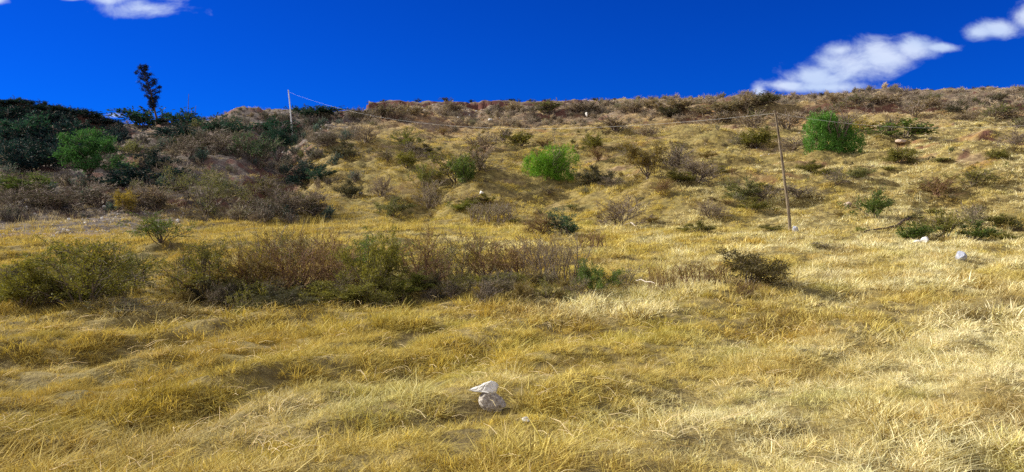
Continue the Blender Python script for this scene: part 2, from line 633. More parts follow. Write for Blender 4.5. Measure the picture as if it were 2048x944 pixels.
def tints(x, y, r):
    n = len(x)
    a = 0.9
    u_ = x * np.cos(a) + y * np.sin(a)
    v_ = -x * np.sin(a) + y * np.cos(a)
    f1 = fbm(u_ / 6, v_ / 2.6, 81, 4)
    f2 = fbm(x / 3.2, y / 3.2, 85, 4)
    f3 = fbm(u_ / 3.5, v_ / 1.5, 89, 3)
    yf = np.interp(x, FX, FY)
    yr = np.interp(x, RX, RY)
    t = (y - yf) / (yr - yf)
    j = r.normal(size=n)
    c = np.repeat(GOLD[None], n, 0)

    def mixin(c, col, f):
        f = np.clip(f, 0, 1)[:, None]
        return c * (1 - f) + col[None] * f
    rightness = sst(x / np.maximum(y, 1), -0.15, 0.5)
    c = mixin(c, PALE, sst(f1 + 0.10 * j + 0.42 * rightness - 0.08, -0.05, 0.40))
    c = mixin(c, ORNG, 0.75 * sst(f2 + 0.12 * j, 0.05, 0.35))
    c = mixin(c, OLIV, 0.6 * sst(f3 + 0.13 * j - 0.10 * rightness + 0.05 * (1 - rightness), 0.14, 0.42))
    c = mixin(c, BROW, 0.65 * sst(-f3 + 0.16 * j, 0.22, 0.5))
    lowl = sst(0.02 - x / np.maximum(y, 1) + 0.25 * f2, 0.0, 0.35)
    c = mixin(c, np.array([0.40, 0.30, 0.075]), 0.5 * lowl)
    slope_ = sst(t, 0.0, 0.1) * (1 - sst(x / np.maximum(y, 1) + 0.15 * f1, 0.15, 0.5))
    c = mixin(c, np.array([0.34, 0.265, 0.09]), 0.6 * slope_ * sst(f1 + f2 + 0.12 * j, -0.35, 0.25))
    c = mixin(c, GREY, 0.80 * sst(t + 0.25 * f2 + 0.1 * j, 0.34, 0.75))
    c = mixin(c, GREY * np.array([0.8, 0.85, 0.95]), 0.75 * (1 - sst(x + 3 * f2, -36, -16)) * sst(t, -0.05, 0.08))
    c = c * (1 + 0.12 * r.normal(size=(n, 1)))
    return np.clip(c, 0.02, 0.85)


PTS = []   # x y z rot(3) scl idx tint(3)


def tussock(x, y, cell, seed):
    """distance (in cells) and direction from the nearest jittered tussock centre, and that centre's own random"""
    gx_ = np.floor(x / cell).astype(np.int64)
    gy_ = np.floor(y / cell).astype(np.int64)
    best = np.full(len(x), 9.0)
    bdx = np.zeros(len(x))
    bdy = np.zeros(len(x))
    br = np.zeros(len(x))
    for i in (-1, 0, 1):
        for j in (-1, 0, 1):
            cx, cy = gx_ + i, gy_ + j
            h1 = _hash(cx, cy, seed) / 512.0
            h2 = _hash(cx, cy, seed + 1) / 512.0
            h3 = _hash(cx, cy, seed + 2) / 512.0
            dx = x / cell - (cx + h1)
            dy = y / cell - (cy + h2)
            d = np.sqrt(dx * dx + dy * dy) / (0.55 + 0.7 * h3)
            k = d < best
            best = np.where(k, d, best)
            bdx = np.where(k, dx, bdx)
            bdy = np.where(k, dy, bdy)
            br = np.where(k, h3, br)
    nn = np.sqrt(bdx ** 2 + bdy ** 2) + 1e-6
    return best, bdx / nn, bdy / nn, br


STONE_AT = ground_at(985, 822)


def add_points(x, y, r, ilo, ihi, smin, smax, keep, hgain=None, sink=0.0, cell=None):
    q = ((x - STONE_AT[0]) / 0.22) ** 2 + ((y - STONE_AT[1] + 0.12) / 0.30) ** 2
    keep = np.where(q < 1, 0.12, keep) * (1 - red_mask(x, y)) * (1 - 0.8 * (y > 132) * (x > -28) * (x < 10) * (y > np.interp(x, RX, RY) - 5))
    if cell:
        d_, tx_, ty_, br_ = tussock(x, y, cell, 201)
        g_ = np.clip(1.30 - 0.95 * d_, 0.28, 1.4) * (0.75 + 0.5 * br_)
        keep = keep * np.clip(1.45 - 0.9 * d_, 0.22, 1)
        hgain = g_ if hgain is None else hgain * g_
        tl_ = np.clip(d_, 0, 1.1) * 0.55
    k = r.uniform(0, 1, len(x)) < keep
    x, y = x[k], y[k]
    if hgain is not None:
        hgain = hgain[k]
    n = len(x)
    z = H(x, y) - sink
    yaw = 0.5 + r.normal(0, 1.0, n) * (0.75 + 0.5 * sst(x / np.maximum(y, 1), -0.2, 0.2))
    rot = np.stack([r.normal(0, 0.12, n), r.normal(0, 0.12, n), yaw], 1)
    if cell:
        tx_, ty_, tl_ = tx_[k], ty_[k], tl_[k]
        lx = np.cos(yaw) * tx_ + np.sin(yaw) * ty_
        ly = -np.sin(yaw) * tx_ + np.cos(yaw) * ty_
        rot[:, 0] -= tl_ * ly
        rot[:, 1] += tl_ * lx
    sc = r.uniform(smin, smax, n)
    if hgain is not None:
        sc = sc * hgain
    ii = r.integers(ilo, ihi + 1, n)
    PTS.append((x, y, z, rot, sc, ii, tints(x, y, r)))


def hfield(x, y):
    a = 0.9
    u_ = x * np.cos(a) + y * np.sin(a)
    v_ = -x * np.sin(a) + y * np.cos(a)
    return 0.95 + 0.75 * fbm(u_ / 2.4, v_ / 1.0, 91, 3) + 0.3 * fbm(x / 6, y / 6, 95, 2)


x, y, r = band(3.2, 13, 150, 1)
add_points(x, y, r, 0, 4, 0.7, 1.2, np.clip(0.72 + 0.8 * fbm(x / 0.8, y / 0.8, 97, 2), 0.3, 1), hfield(x, y), cell=0.42)
x, y, r = band(3.2, 18, 4, 2)
add_points(x, y, r, 5, 6, 0.7, 1.2, sst(fbm(x / 1.7, y / 1.7, 98, 3), -0.1, 0.3), hfield(x, y))
x, y, r = band(13, 32, 42, 3)
add_points(x, y, r, 7, 10, 0.75, 1.3, np.clip(0.75 + 0.8 * fbm(x / 1.2, y / 1.2, 97, 2), 0.3, 1), hfield(x, y), cell=0.75)
x, y, r = band(32, 62, 14, 4)
sm = soil_mask(x, y)
add_points(x, y, r, 7, 14, 0.7, 1.25, np.clip(0.85 + 0.5 * fbm(x / 1.6, y / 1.6, 97, 2), 0.3, 1) * (1 - 0.62 * sm), hfield(x, y), cell=1.2)
x, y, r = band(62, 152, 7.5, 5)
sm = soil_mask(x, y)
kp = sst(fbm(x / 2.6, y / 1.7, 99, 3) + 0.22 - 0.35 * sm, -0.12, 0.25)
add_points(x, y, r, 11, 14, 0.65, 1.35, kp * (1 - 0.35 * sm), None, cell=1.9)
# tall stalk clumps at the foot of the slope
x, y, r = band(40, 70, 0.8, 6)
add_points(x, y, r, 15, 16, 0.7, 1.3, 0.75 * sst(fbm(x / 5, y / 3, 101, 3) + 0.15 * (1 - sst(x, -20, 10)), 0.05, 0.3), None)
x, y, r = band(14, 24, 1.3, 7)
add_points(x, y, r, 15, 16, 0.5, 0.9, sst(fbm(x / 4, y / 2, 103, 3), 0.12, 0.3), None)

x, y, r = band(3.2, 17, 5.0, 8)
n0 = len(PTS)
add_points(x, y, r, 17, 19, 0.7, 1.2, 0.25 + 0.75 * sst(fbm(x / 1.5, y / 1.5, 105, 2), -0.1, 0.3), None)
q = PTS[n0]
PTS[n0] = (q[0], q[1], q[2], q[3], q[4], q[5], np.clip(q[6] * 0.2 + np.array([[0.72, 0.62, 0.38]]), 0, 0.9))

PX = np.concatenate([p[0] for p in PTS])
PY = np.concatenate([p[1] for p in PTS])
PZ = np.concatenate([p[2] for p in PTS])
PR = np.concatenate([p[3] for p in PTS])
PS = np.concatenate([p[4] for p in PTS])
PI_ = np.concatenate([p[5] for p in PTS])
PT = np.concatenate([p[6] for p in PTS])
print("grass instances", len(PX))


def scatter(name, X_, Y_, Z_, rot, scl, idx_, tint, coll):
    me = bpy.data.meshes.new(name)
    n = len(X_)
    me.vertices.add(n)
    me.vertices.foreach_set('co', np.stack([X_, Y_, Z_], 1).astype(np.float32).ravel())
    a = me.attributes.new('rot', 'FLOAT_VECTOR', 'POINT')
    a.data.foreach_set('vector', rot.astype(np.float32).ravel())
    a = me.attributes.new('scl', 'FLOAT', 'POINT')
    a.data.foreach_set('value', scl.astype(np.float32))
    a = me.attributes.new('idx', 'INT', 'POINT')
    a.data.foreach_set('value', idx_.astype(np.int32))
    if tint is not None:
        a = me.attributes.new('tint', 'FLOAT_VECTOR', 'POINT')
        a.data.foreach_set('vector', tint.astype(np.float32).ravel())
    o = link(name, me)
    ng = bpy.data.node_groups.new(name + "_scatter", 'GeometryNodeTree')
    ng.interface.new_socket('Geometry', in_out='INPUT', socket_type='NodeSocketGeometry')
    ng.interface.new_socket('Geometry', in_out='OUTPUT', socket_type='NodeSocketGeometry')
    gi = ng.nodes.new('NodeGroupInput')
    go = ng.nodes.new('NodeGroupOutput')
    ci = ng.nodes.new('GeometryNodeCollectionInfo')
    ci.inputs['Collection'].default_value = coll
    ci.inputs['Separate Children'].default_value = True
    ci.inputs['Reset Children'].default_value = True
    iop = ng.nodes.new('GeometryNodeInstanceOnPoints')
    iop.inputs['Pick Instance'].default_value = True

    def na(nm, dt):
        q = ng.nodes.new('GeometryNodeInputNamedAttribute')
        q.data_type = dt
        q.inputs['Name'].default_value = nm
        return [s for s in q.outputs if s.enabled and s.name == 'Attribute'][0]
    L = ng.links.new
    L(gi.outputs[0], iop.inputs['Points'])
    L(ci.outputs[0], iop.inputs['Instance'])
    L(na('idx', 'INT'), iop.inputs['Instance Index'])
    e2r = ng.nodes.new('FunctionNodeEulerToRotation')
    L(na('rot', 'FLOAT_VECTOR'), e2r.inputs[0])
    L(e2r.outputs[0], iop.inputs['Rotation'])
    L(na('scl', 'FLOAT'), iop.inputs['Scale'])
    L(iop.outputs[0], go.inputs[0])
    md = o.modifiers.new("scatter", 'NODES')
    md.node_group = ng
    return o


grass = scatter("grass", PX, PY, PZ, PR, PS, PI_, PT, tuft_col)
tag(grass, "dry golden grass covering the field and the hillside", "grass", kind='stuff')


# ------------------------------------------------------------------ rocks and rubble
def rock_mesh(name, seed, mat, sub=3, cuts=9, rough=0.05, flat=1.0):
    """angular stone: sphere cut by random planes"""
    import bmesh
    r = np.random.default_rng(seed)
    bm = bmesh.new()
    bmesh.ops.create_icosphere(bm, subdivisions=sub, radius=1.0)
    co = np.array([v.co[:] for v in bm.verts])
    for k in range(cuts):
        nrm = r.normal(size=3)
        nrm /= np.linalg.norm(nrm)
        d = r.uniform(0.50, 0.80)
        p = co @ nrm
        over = p > d
        co[over] -= np.outer(p[over] - d, nrm)
    co += r.normal(size=co.shape) * rough * 0.35
    co[:, 2] *= flat
    for v, c in zip(bm.verts, co):
        v.co = c
    me = bpy.data.meshes.new(name)
    bm.to_mesh(me)
    bm.free()
    me.materials.append(mat)
    return me


rub_col = bpy.data.collections.new("rubble_pieces")
for i in range(4):
    o = bpy.data.objects.new("rubble_piece_%02d" % i, rock_mesh("rubble_piece", 300 + i, [m_stone_g, m_stone_t, m_stone_w, m_stone_g][i], 1, 5, 0.1))
    rub_col.objects.link(o)
r = np.random.default_rng(17)
n = 9000
rx = r.uniform(-52, -16, n)
ry = r.uniform(38, 60, n)
kk = soil_mask(rx, ry) * sst(fbm(rx / 3, ry / 2, 111, 3), -0.25, 0.2) > r.uniform(0, 1, n)
kk &= ry < 58
rx, ry = rx[kk], ry[kk]
# loose stones below the white pole and along the rim
ex = [(640, 270, 260), (600, 245, 120), (900, 215, 160), (1250, 215, 140), (1700, 260, 60), (1950, 290, 60), (1500, 300, 50)]
for (px, py, cnt) in ex:
    gx_, gy_, _ = ground_at(px, py)
    rx = np.concatenate([rx, gx_ + r.normal(0, 4.0, cnt)])
    ry = np.concatenate([ry, gy_ + r.normal(0, 5.0, cnt)])
n = len(rx)
rub = scatter("rubble", rx, ry, H(rx, ry), r.uniform(0, 6, (n, 3)), 0.03 + 0.11 * r.uniform(0, 1, n) ** 4 + 0.0011 * np.maximum(ry - 60, 0), r.integers(0, 4, n), None, rub_col)
tag(rub, "loose grey and pale stones scattered over bare earth", "rubble", kind='stuff')


def place(o, px, py, dz=0.0, rz=0.0, at=None):
    x, y, z = at if at else ground_at(px, py)
    o.location = (x, y, z + dz)
    o.rotation_euler = (0, 0, rz)
    return x, y, z


def stone(px, py, wpx, hpx, seed, mat, label, group=None, rz=None, depth=0.8, sink=0.25, sub=3, cuts=9, rot=(0, 0)):
    me = rock_mesh("stone", seed, mat, sub, cuts)
    o = link("stone", me)
    x, y, z = ground_at(px, py)
    sx = wpx / FPX * y / 1.55
    sz = hpx / FPX * y / 1.45
    o.scale = (sx, sx * depth, sz)
    o.location = (x, y + sx * depth * 0.5, z + sz * (1 - sink) * 0.75)
    o.rotation_euler = (rot[0], rot[1], rz if rz is not None else random.uniform(0, 6))
    tag(o, label, "stone", group)
    return o


# ------------------------------------------------------------------ shrubs and trees
def grow(r, p0, d0, L, rad, depth, segs, bend, up, out, kids, twist=0.6):
    """out collects (points, radii, depth)"""
    pts = [p0]
    d = d0 / np.linalg.norm(d0)
    p = p0
    for s in range(segs):
        d = d + r.normal(size=3) * bend + np.array([0, 0, up])
        d /= np.linalg.norm(d)
        p = p + d * L / segs
        pts.append(p)
    rads = [rad * (1 - 0.75 * s / segs) for s in range(segs + 1)]
    out.append((pts, rads, depth))
    if depth > 0:
        for k in range(kids):
            f = r.uniform(0.3, 1.0)
            i = min(int(f * segs), segs - 1)
            q = pts[i] + (pts[i + 1] - pts[i]) * (f * segs - i)
            dd = (pts[i + 1] - pts[i])
            dd = dd / np.linalg.norm(dd) + r.normal(size=3) * twist
            grow(r, q, dd, L * r.uniform(0.4, 0.65), rads[i] * 0.6, depth - 1, max(2, segs - 1), bend, up, out, kids, twist)


def leaves(r, centers, dirs, size, aspect=0.45, droop=0.0):
    """one small diamond-ish quad per centre"""
    n = len(centers)
    a = r.normal(size=(n, 3)) * 0.7 + dirs * 0.9
    a[:, 2] -= droop
    a /= np.linalg.norm(a, axis=1)[:, None] + 1e-9
    c = r.normal(size=(n, 3))
    s = np.cross(a, c)
    s /= np.linalg.norm(s, axis=1)[:, None] + 1e-9
    sz = size * r.uniform(0.6, 1.4, n)[:, None]
    p0 = centers
    p1 = centers + a * sz * 0.5 + s * sz * aspect * 0.5
    p2 = centers + a * sz
    p3 = centers + a * sz * 0.5 - s * sz * aspect * 0.5
    V = np.stack([p0, p1, p2, p3], 1).reshape(-1, 3)
    F = np.arange(4 * n).reshape(n, 4)
    return V, F


def shrub_arrays(kind, seed, lod):
    """unit shrub: about 1 wide and 1 high, standing on the origin. lod 2 near, 1 middle, 0 far"""
    r = np.random.default_rng(seed)
    out = []
    if kind == 'leafy':
        ns, sp, depth, kids, bend, up, L = 9, 0.85, 2, 4, 0.16, 0.05, 0.72
        nl, ls, asp, droop, on = [1000, 4200, 8500][lod], [0.085, 0.05, 0.034][lod], 0.5, 0, 1
    elif kind == 'airy':
        ns, sp, depth, kids, bend, up, L = 11, 0.75, 2, 4, 0.13, 0.03, 0.75
        nl, ls, asp, droop, on = [800, 3200, 6800][lod], [0.075, 0.042, 0.027][lod], 0.45, 0, 1
    elif kind == 'twiggy':
        ns, sp, depth, kids, bend, up, L = 14, 0.85, 2, 5, 0.16, 0.03, 0.68
        nl, ls, asp, droop, on = [700, 2200, 4600][lod], [0.07, 0.038, 0.022][lod], 0.35, 0, 1
    elif kind == 'stalks':
        ns, sp, depth, kids, bend, up, L = 40, 0.20, 1, 3, 0.06, 0.05, 0.85
        nl, ls, asp, droop, on = [800, 2600, 6500][lod], [0.06, 0.035, 0.022][lod], 0.4, 0, 1
    else:
        raise ValueError(kind)
    for s in range(ns):
        a = 2 * math.pi * (s + r.uniform(0, 1)) / ns
        if kind == 'stalks':
            rr = 0.42 * math.sqrt(r.uniform())
            p0 = np.array([rr * math.cos(a * 5), rr * math.sin(a * 5), -0.03])
            tilt = sp * r.uniform(0, 1.3)
        else:
            rr = 0.07 * r.uniform()
            p0 = np.array([rr * math.cos(a), rr * math.sin(a), -0.04])
            tilt = sp * (r.uniform(0.05, 1.25) if s % 3 else r.uniform(0.0, 0.4))
        d = np.array([math.cos(a) * math.sin(tilt), math.sin(a) * math.sin(tilt), math.cos(tilt)])
        Ls = L * r.uniform(0.75, 1.15) * (1.0 if kind == 'stalks' else (1.0 - 0.12 * tilt))
        rad = 0.016 if kind != 'stalks' else 0.009
        grow(r, p0, d, Ls, rad, depth if lod else min(depth, 1), 4 if lod else 3, bend, up, out, kids if lod else kids + 1, 0.55 if kind != 'stalks' else 0.28)
    V, F = [], []
    minr = [0.008, 0.0045, 0.003][lod]
    keepd = 0
    for pts, rads, dp in out:
        if dp < keepd:
            continue
        tube_pts(V, F, pts, [max(q, minr) for q in rads], 3)
    V = np.array(V)
    F = np.array(F)
    tw = [o_ for o_ in out if o_[2] <= (1 if lod else 1)]
    starts, ends = [], []
    for pts, rads, dp in tw:
        for i in range(len(pts) - 1):
            if dp == max(o_[2] for o_ in out) and i < 2:
                continue
            starts.append(pts[i])
            ends.append(pts[i + 1])
    starts = np.array(starts)
    ends = np.array(ends)
    # fewer leaves on some twigs so light gaps appear
    wgt = r.uniform(0, 1, len(starts)) ** 1.6 + 0.03
    wgt *= np.clip((starts[:, 2] - 0.06) * 4, 0.1, 1) if kind != 'leafy' else np.clip((starts[:, 2]) * 5, 0.25, 1)
    pick = r.choice(len(starts), nl, p=wgt / wgt.sum())
    f = r.uniform(0, 1.15, nl)[:, None]
    c = starts[pick] + (ends[pick] - starts[pick]) * f + r.normal(size=(nl, 3)) * (0.035 if kind in ('leafy',) else 0.022)
    dirs = ends[pick] - starts[pick]
    dirs = dirs / (np.linalg.norm(dirs, axis=1)[:, None] + 1e-9)
    LV, LF = leaves(r, c, dirs, ls, asp, droop)
    # normalise to unit box
    allv = np.concatenate([V, LV])
    top = np.percentile(LV[:, 2], 99.0)
    wx = (np.percentile(LV[:, 0], 97) - np.percentile(LV[:, 0], 3)) * 1.04
    V = V / np.array([wx, wx, top])
    LV = LV / np.array([wx, wx, top])
    return V, F, LV, LF


_cache = {}
NVAR = {2: 4, 1: 4, 0: 5}


def shrub_meshes(kind, var, lod, twigmat):
    key = (kind, var, lod, twigmat.name)
    if key not in _cache:
        base = hash((kind == 'leafy', kind == 'airy', kind == 'twiggy')) % 1000
        seed = {'leafy': 1000, 'airy': 2000, 'twiggy': 3000, 'stalks': 4000}[kind] + var * 10 + lod
        V, F, LV, LF = shrub_arrays(kind, seed, lod)
        if lod == 0:
            me = mesh_np("shrub", np.concatenate([LV, V]), np.concatenate([LF, F + len(LV)]), [m_leaf, twigmat],
                         midx=np.concatenate([np.zeros(len(LF), int), np.ones(len(F), int)]))
            _cache[key] = (me,)
        else:
            _cache[key] = (mesh_np("foliage", LV, LF, [m_leaf]), mesh_np("stems", V, F, [twigmat]))
    return _cache[key]


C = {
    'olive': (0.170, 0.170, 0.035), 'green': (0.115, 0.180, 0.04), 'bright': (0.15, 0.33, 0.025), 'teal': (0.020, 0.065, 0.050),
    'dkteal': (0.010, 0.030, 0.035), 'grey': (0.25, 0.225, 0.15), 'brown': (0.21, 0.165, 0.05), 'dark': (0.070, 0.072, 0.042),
    'greygreen': (0.17, 0.185, 0.075), 'blugreen': (0.070, 0.125, 0.070), 'yellow': (0.30, 0.24, 0.05), 'purple': (0.26, 0.215, 0.15),
    'red': (0.20, 0.14, 0.055), 'straw': (0.52, 0.42, 0.22), 'ygreen': (0.19, 0.22, 0.04), 'brownd': (0.10, 0.085, 0.035), 'haze': (0.36, 0.31, 0.23), 'pale': (0.50, 0.42, 0.30), 'dusk': (0.22, 0.205, 0.155), 'tealgrey': (0.075, 0.125, 0.105), 'dusk2': (0.125, 0.125, 0.11), 'tgreen': (0.050, 0.150, 0.045), 'pepper': (0.10, 0.25, 0.04),
}
_cnt = 0


def shrub(px, py, w, h, kind, colr, label, name="shrub", cat="shrub", group=None, deep=1.0, at=None):
    """px,py: foot in the photo; w,h: size in photo pixels at that distance"""
    global _cnt
    _cnt += 1
    x, y, z = at if at else ground_at(px, py)
    s = y / FPX
    W_, H_ = w * s * 1.12, h * s * 1.06
    lod = 2 if y < 30 else (1 if (y < 85 and max(w, h) > 28) else 0)
    tw = {'brown': m_redtwig, 'red': m_redtwig, 'grey': m_twig, 'purple': m_twig, 'yellow': m_twig, 'straw': m_twig}.get(colr, m_bark)
    if kind == 'twiggy' and tw is m_bark:
        tw = m_twig
    var = _cnt % NVAR[lod]
    ms = shrub_meshes(kind, var, lod, tw)
    c = C[colr]
    jit = random.uniform(0.88, 1.12)
    rz = random.uniform(0, 2 * math.pi)
    if lod == 0:
        o = link(name, ms[0])
        o.color = (c[0] * jit, c[1] * jit, c[2] * jit, 1)
    else:
        o = link(name, None)
        a = link("foliage", ms[0], o)
        a.color = (c[0] * jit, c[1] * jit, c[2] * jit, 1)
        link("stems", ms[1], o)
    o.location = (x, y + 0.25 * W_ * deep, z - 0.02 * H_)
    o.location.z = float(H(np.array([o.location.x]), np.array([o.location.y]))[0]) - 0.03 * H_
    o.rotation_euler = (0, 0, rz)
    o.scale = (W_, W_ * deep, H_)
    tag(o, label, cat, group)
    return o


# --- weeping pepper trees: short trunk, limbs, curtains of hanging fronds
def weeping_tree(px, py, w, h, label, colr, seed, nl=15000, leaf=0.16, lobes=((0, 0.5, 0.45, 0.5),)):
    r = np.random.default_rng(seed)
    x, y, z = ground_at(px, py)
    s = y / FPX
    W_, H_ = w * s * 1.08, h * s * 1.04
    root = link("pepper_tree", None)
    root.location = (x, y + 0.25 * W_, z)
    root.location.z = float(H(np.array([x]), np.array([y + 0.25 * W_]))[0]) - 0.30
    out = []
    for k in range(7):
        a = 2 * math.pi * k / 7 + r.uniform(-.3, .3)
        tilt = r.uniform(0.15, 0.75)
        d = np.array([math.cos(a) * math.sin(tilt), math.sin(a) * math.sin(tilt), math.cos(tilt)])
        grow(r, np.array([0, 0, -0.1]), d, H_ * r.uniform(0.6, 0.85), 0.035 * H_, 2, 5, 0.12, 0.02, out, 4, 0.6)
    V, F = [], []
    for pts, rads, dp in out:
        tube_pts(V, F, pts, [max(q, 0.015) for q in rads], 5 if dp == 2 else 4)
    link("trunk", mesh_np("trunk", V, F, [m_bark]), root)
    # crown envelope points: dome, fronds hang down from it
    C_, D_ = [], []
    nf = 620
    for i in range(nf):
        lx, lz, lr, lh = lobes[int(r.integers(0, len(lobes)))]
        if i % 5 == 0:
            lx, lz, lr, lh = r.uniform(-0.30, 0.30), 0.14, 0.20, 0.22
        v = r.normal(size=3)
        v[2] = abs(v[2]) - 0.25
        v /= np.linalg.norm(v)
        rad = r.uniform(0.45, 1.0) ** 0.6
        p = np.array([(lx + v[0] * lr * rad) * W_, v[1] * lr * rad * W_ * 0.9, (lz + v[2] * lh * rad) * H_])
        Lf = min(r.uniform(0.10, 0.42) * H_, max(p[2] - 0.02 * H_ * r.uniform(0, 6), 0.1))
        m_ = nl // nf
        t = r.uniform(0, 1, m_)
        outw = np.array([v[0], v[1], 0])
        q = p[None] + outw[None] * (0.08 * Lf * t[:, None]) + np.array([0, 0, -1.0])[None] * (Lf * t ** 1.2)[:, None] + r.normal(size=(m_, 3)) * 0.022 * H_
        q[:, 2] = np.maximum(q[:, 2], 0.02 * H_)
        C_.append(q)
        D_.append(np.repeat(np.array([[0, 0, -1.0]]), m_, 0))
    c = np.concatenate(C_)
    d = np.concatenate(D_)
    LV, LF = leaves(r, c, d, leaf, 0.28, 0.4)
    cr = link("crown", mesh_np("crown", LV, LF, [m_leaf]), root)
    cr.color = (*C[colr], 1)
    tag(root, label, "tree")
    return root


def broad_tree(px, py, w, h, label, colr, seed, nl=9000, leaf=0.16, name="tree", trunk=0.25, dens=1.0):
    """branchy small tree with clumped crown"""
    r = np.random.default_rng(seed)
    x, y, z = ground_at(px, py)
    s = y / FPX
    W_, H_ = w * s, h * s
    root = link(name, None)
    root.location = (x, y + 0.2 * W_, float(H(np.array([x]), np.array([y + 0.2 * W_]))[0]) - 0.05)
    out = []
    for k in range(8):
        a = 2 * math.pi * k / 8 + r.uniform(-.3, .3)
        tilt = r.uniform(0.1, 0.8)
        d = np.array([math.cos(a) * math.sin(tilt), math.sin(a) * math.sin(tilt), math.cos(tilt)])
        grow(r, np.array([0, 0, trunk * H_ * 0.3 - 0.05]), d, H_ * r.uniform(0.55, 0.8), 0.02 * H_, 3, 4, 0.14, 0.03, out, 3, 0.6)
    V, F = [], []
    tube_pts(V, F, [np.array([0, 0, -0.2]), np.array([0, 0, trunk * H_ * 0.4])], [0.045 * H_, 0.03 * H_], 6)
    for pts, rads, dp in out:
        tube_pts(V, F, pts, [max(q, 0.012) for q in rads], 3)
    st, en = [], []
    for pts, rads, dp in out:
        if dp <= 1:
            for i in range(len(pts) - 1):
                st.append(pts[i])
                en.append(pts[i + 1])
    st = np.array(st)
    en = np.array(en)
    wg = r.uniform(0, 1, len(st)) ** 2 + 0.02
    pk = r.choice(len(st), nl, p=wg / wg.sum())
    c = st[pk] + (en[pk] - st[pk]) * r.uniform(0, 1.2, nl)[:, None] + r.normal(size=(nl, 3)) * 0.035 * H_
    d = en[pk] - st[pk]
    d /= np.linalg.norm(d, axis=1)[:, None] + 1e-9
    LV, LF = leaves(r, c, d, leaf, 0.5)
    top = np.percentile(LV[:, 2], 99.3)
    wx = np.percentile(LV[:, 0], 98) - np.percentile(LV[:, 0], 2)
    k3 = np.array([W_ / wx, W_ / wx, H_ / top])
    link("trunk", mesh_np("trunk", np.array(V) * k3, F, [m_bark]), root)
    cr = link("crown", mesh_np("crown", LV * k3, LF, [m_leaf]), root)
    cr.color = (*C[colr], 1)
    tag(root, label, "tree")
    return root


# ---- the tall ragged conifer on the skyline
def skyline_conifer():
    r = np.random.default_rng(77)
    x, y, z = ground_at(316, 246)
    y = 112.0
    x = (318 - 1024) / FPX * y
    z = float(H(np.array([x]), np.array([y]))[0])
    s = y / FPX
    root = link("conifer", None)
    root.location = (x, y, z)
    bottom = 400 - (z - CAM_Z) / s
    # silhouette read from the photo: (row, left edge, right edge)
    prof = [(132, 288, 297), (140, 286, 300), (148, 277, 303), (156, 281, 310), (164, 285, 320), (172, 286, 325), (180, 290, 324), (188, 294, 322),
            (196, 299, 318), (204, 301, 320), (212, 303, 318), (217, 306, 316)]
    rows = np.array([p[0] for p in prof], float)
    cxs = np.array([(p[1] + p[2]) / 2 for p in prof])
    hws = np.array([(p[2] - p[1]) / 2 for p in prof])

    def loc(row, col):
        return np.array([(col - 318) * s, 0, (bottom - row) * s])
    V, F = [], []
    axis = [loc(bottom + 2, 318), loc(236, 317), loc(222, 314), loc(205, 311), loc(180, 306), loc(155, 296), loc(136, 293)]
    tube_pts(V, F, axis, [0.17, 0.15, 0.13, 0.12, 0.09, 0.06, 0.03], 6)
    Cc, Dd = [], []
    for k in range(62):
        row = 134 + 84 * (k / 61.0) + r.uniform(-2, 2)
        cx = np.interp(row, rows, cxs)
        hw = np.interp(row, rows, hws)
        ax = np.interp(row, [136, 155, 180, 205, 222, 236], [293, 296, 306, 311, 314, 317])
        a = r.uniform(0, 2 * math.pi) if k % 3 else (0.0 if k % 2 else math.pi)
        ext = hw * r.uniform(0.45, 1.12)
        tip = loc(row - r.uniform(0, 4), cx + math.cos(a) * ext)
        tip[1] = math.sin(a) * ext * s
        st_ = loc(row + 7, ax)
        tube_pts(V, F, [st_, st_ * 0.5 + tip * 0.5 + np.array([0, 0, -0.06]), tip], [0.04, 0.025, 0.012], 3)
        m_ = 46
        t = r.uniform(0.2, 1.0, m_)[:, None]
        Cc.append(st_ + (tip - st_) * t + r.normal(size=(m_, 3)) * 0.07)
        Dd.append(np.repeat(((tip - st_) / (np.linalg.norm(tip - st_) + 1e-6))[None], m_, 0))
        m_ = 90
        Cc.append(tip + r.normal(size=(m_, 3)) * np.array([0.17, 0.17, 0.13]) * r.uniform(0.7, 1.2))
        Dd.append(r.normal(size=(m_, 3)) * 0.6)
    LV, LF = leaves(r, np.concatenate(Cc), np.concatenate(Dd), 0.15, 0.5)
    link("trunk", mesh_np("trunk", V, F, [m_darkwood]), root)
    cr = link("crown", mesh_np("crown", LV, LF, [m_leaf]), root)
    cr.color = (0.010, 0.020, 0.050, 1)  # navy of haze and sky glow put into the crown colour
    tag(root, "tall dark ragged conifer with bare lower trunk, alone against the sky on the ridge", "tree")


skyline_conifer()

# ---- trees
weeping_tree(1105, 366, 104, 78, "bright green weeping pepper tree on the open middle slope beside a dark dead bush", 'bright', 501, 19000, 0.15, ((-0.26, 0.52, 0.27, 0.36), (-0.02, 0.58, 0.26, 0.42), (0.26, 0.60, 0.25, 0.40), (0.02, 0.38, 0.36, 0.34), (-0.15, 0.35, 0.30, 0.3)))
weeping_tree(1680, 309, 118, 96, "large green pepper tree on the upper slope near the leaning utility pole, tallest there", 'pepper', 502, 24000, 0.19, ((-0.24, 0.68, 0.25, 0.30), (0.0, 0.62, 0.27, 0.32), (0.24, 0.42, 0.26, 0.34), (-0.18, 0.45, 0.28, 0.30), (0.10, 0.34, 0.34, 0.30), (-0.10, 0.80, 0.16, 0.19)))
broad_tree(165, 368, 105, 102, "soft green tree at the edge of the shaded spur near the foot of the hill", 'tgreen', 503, 12000, 0.15)
broad_tree(553, 338, 72, 84, "dark blue green bushy tree below the white pole", 'teal', 504, 9000, 0.15)
broad_tree(1298, 360, 76, 72, "small brown olive tree with visible trunk between dark shrubs on the middle slope", 'brown', 505, 5200, 0.11)
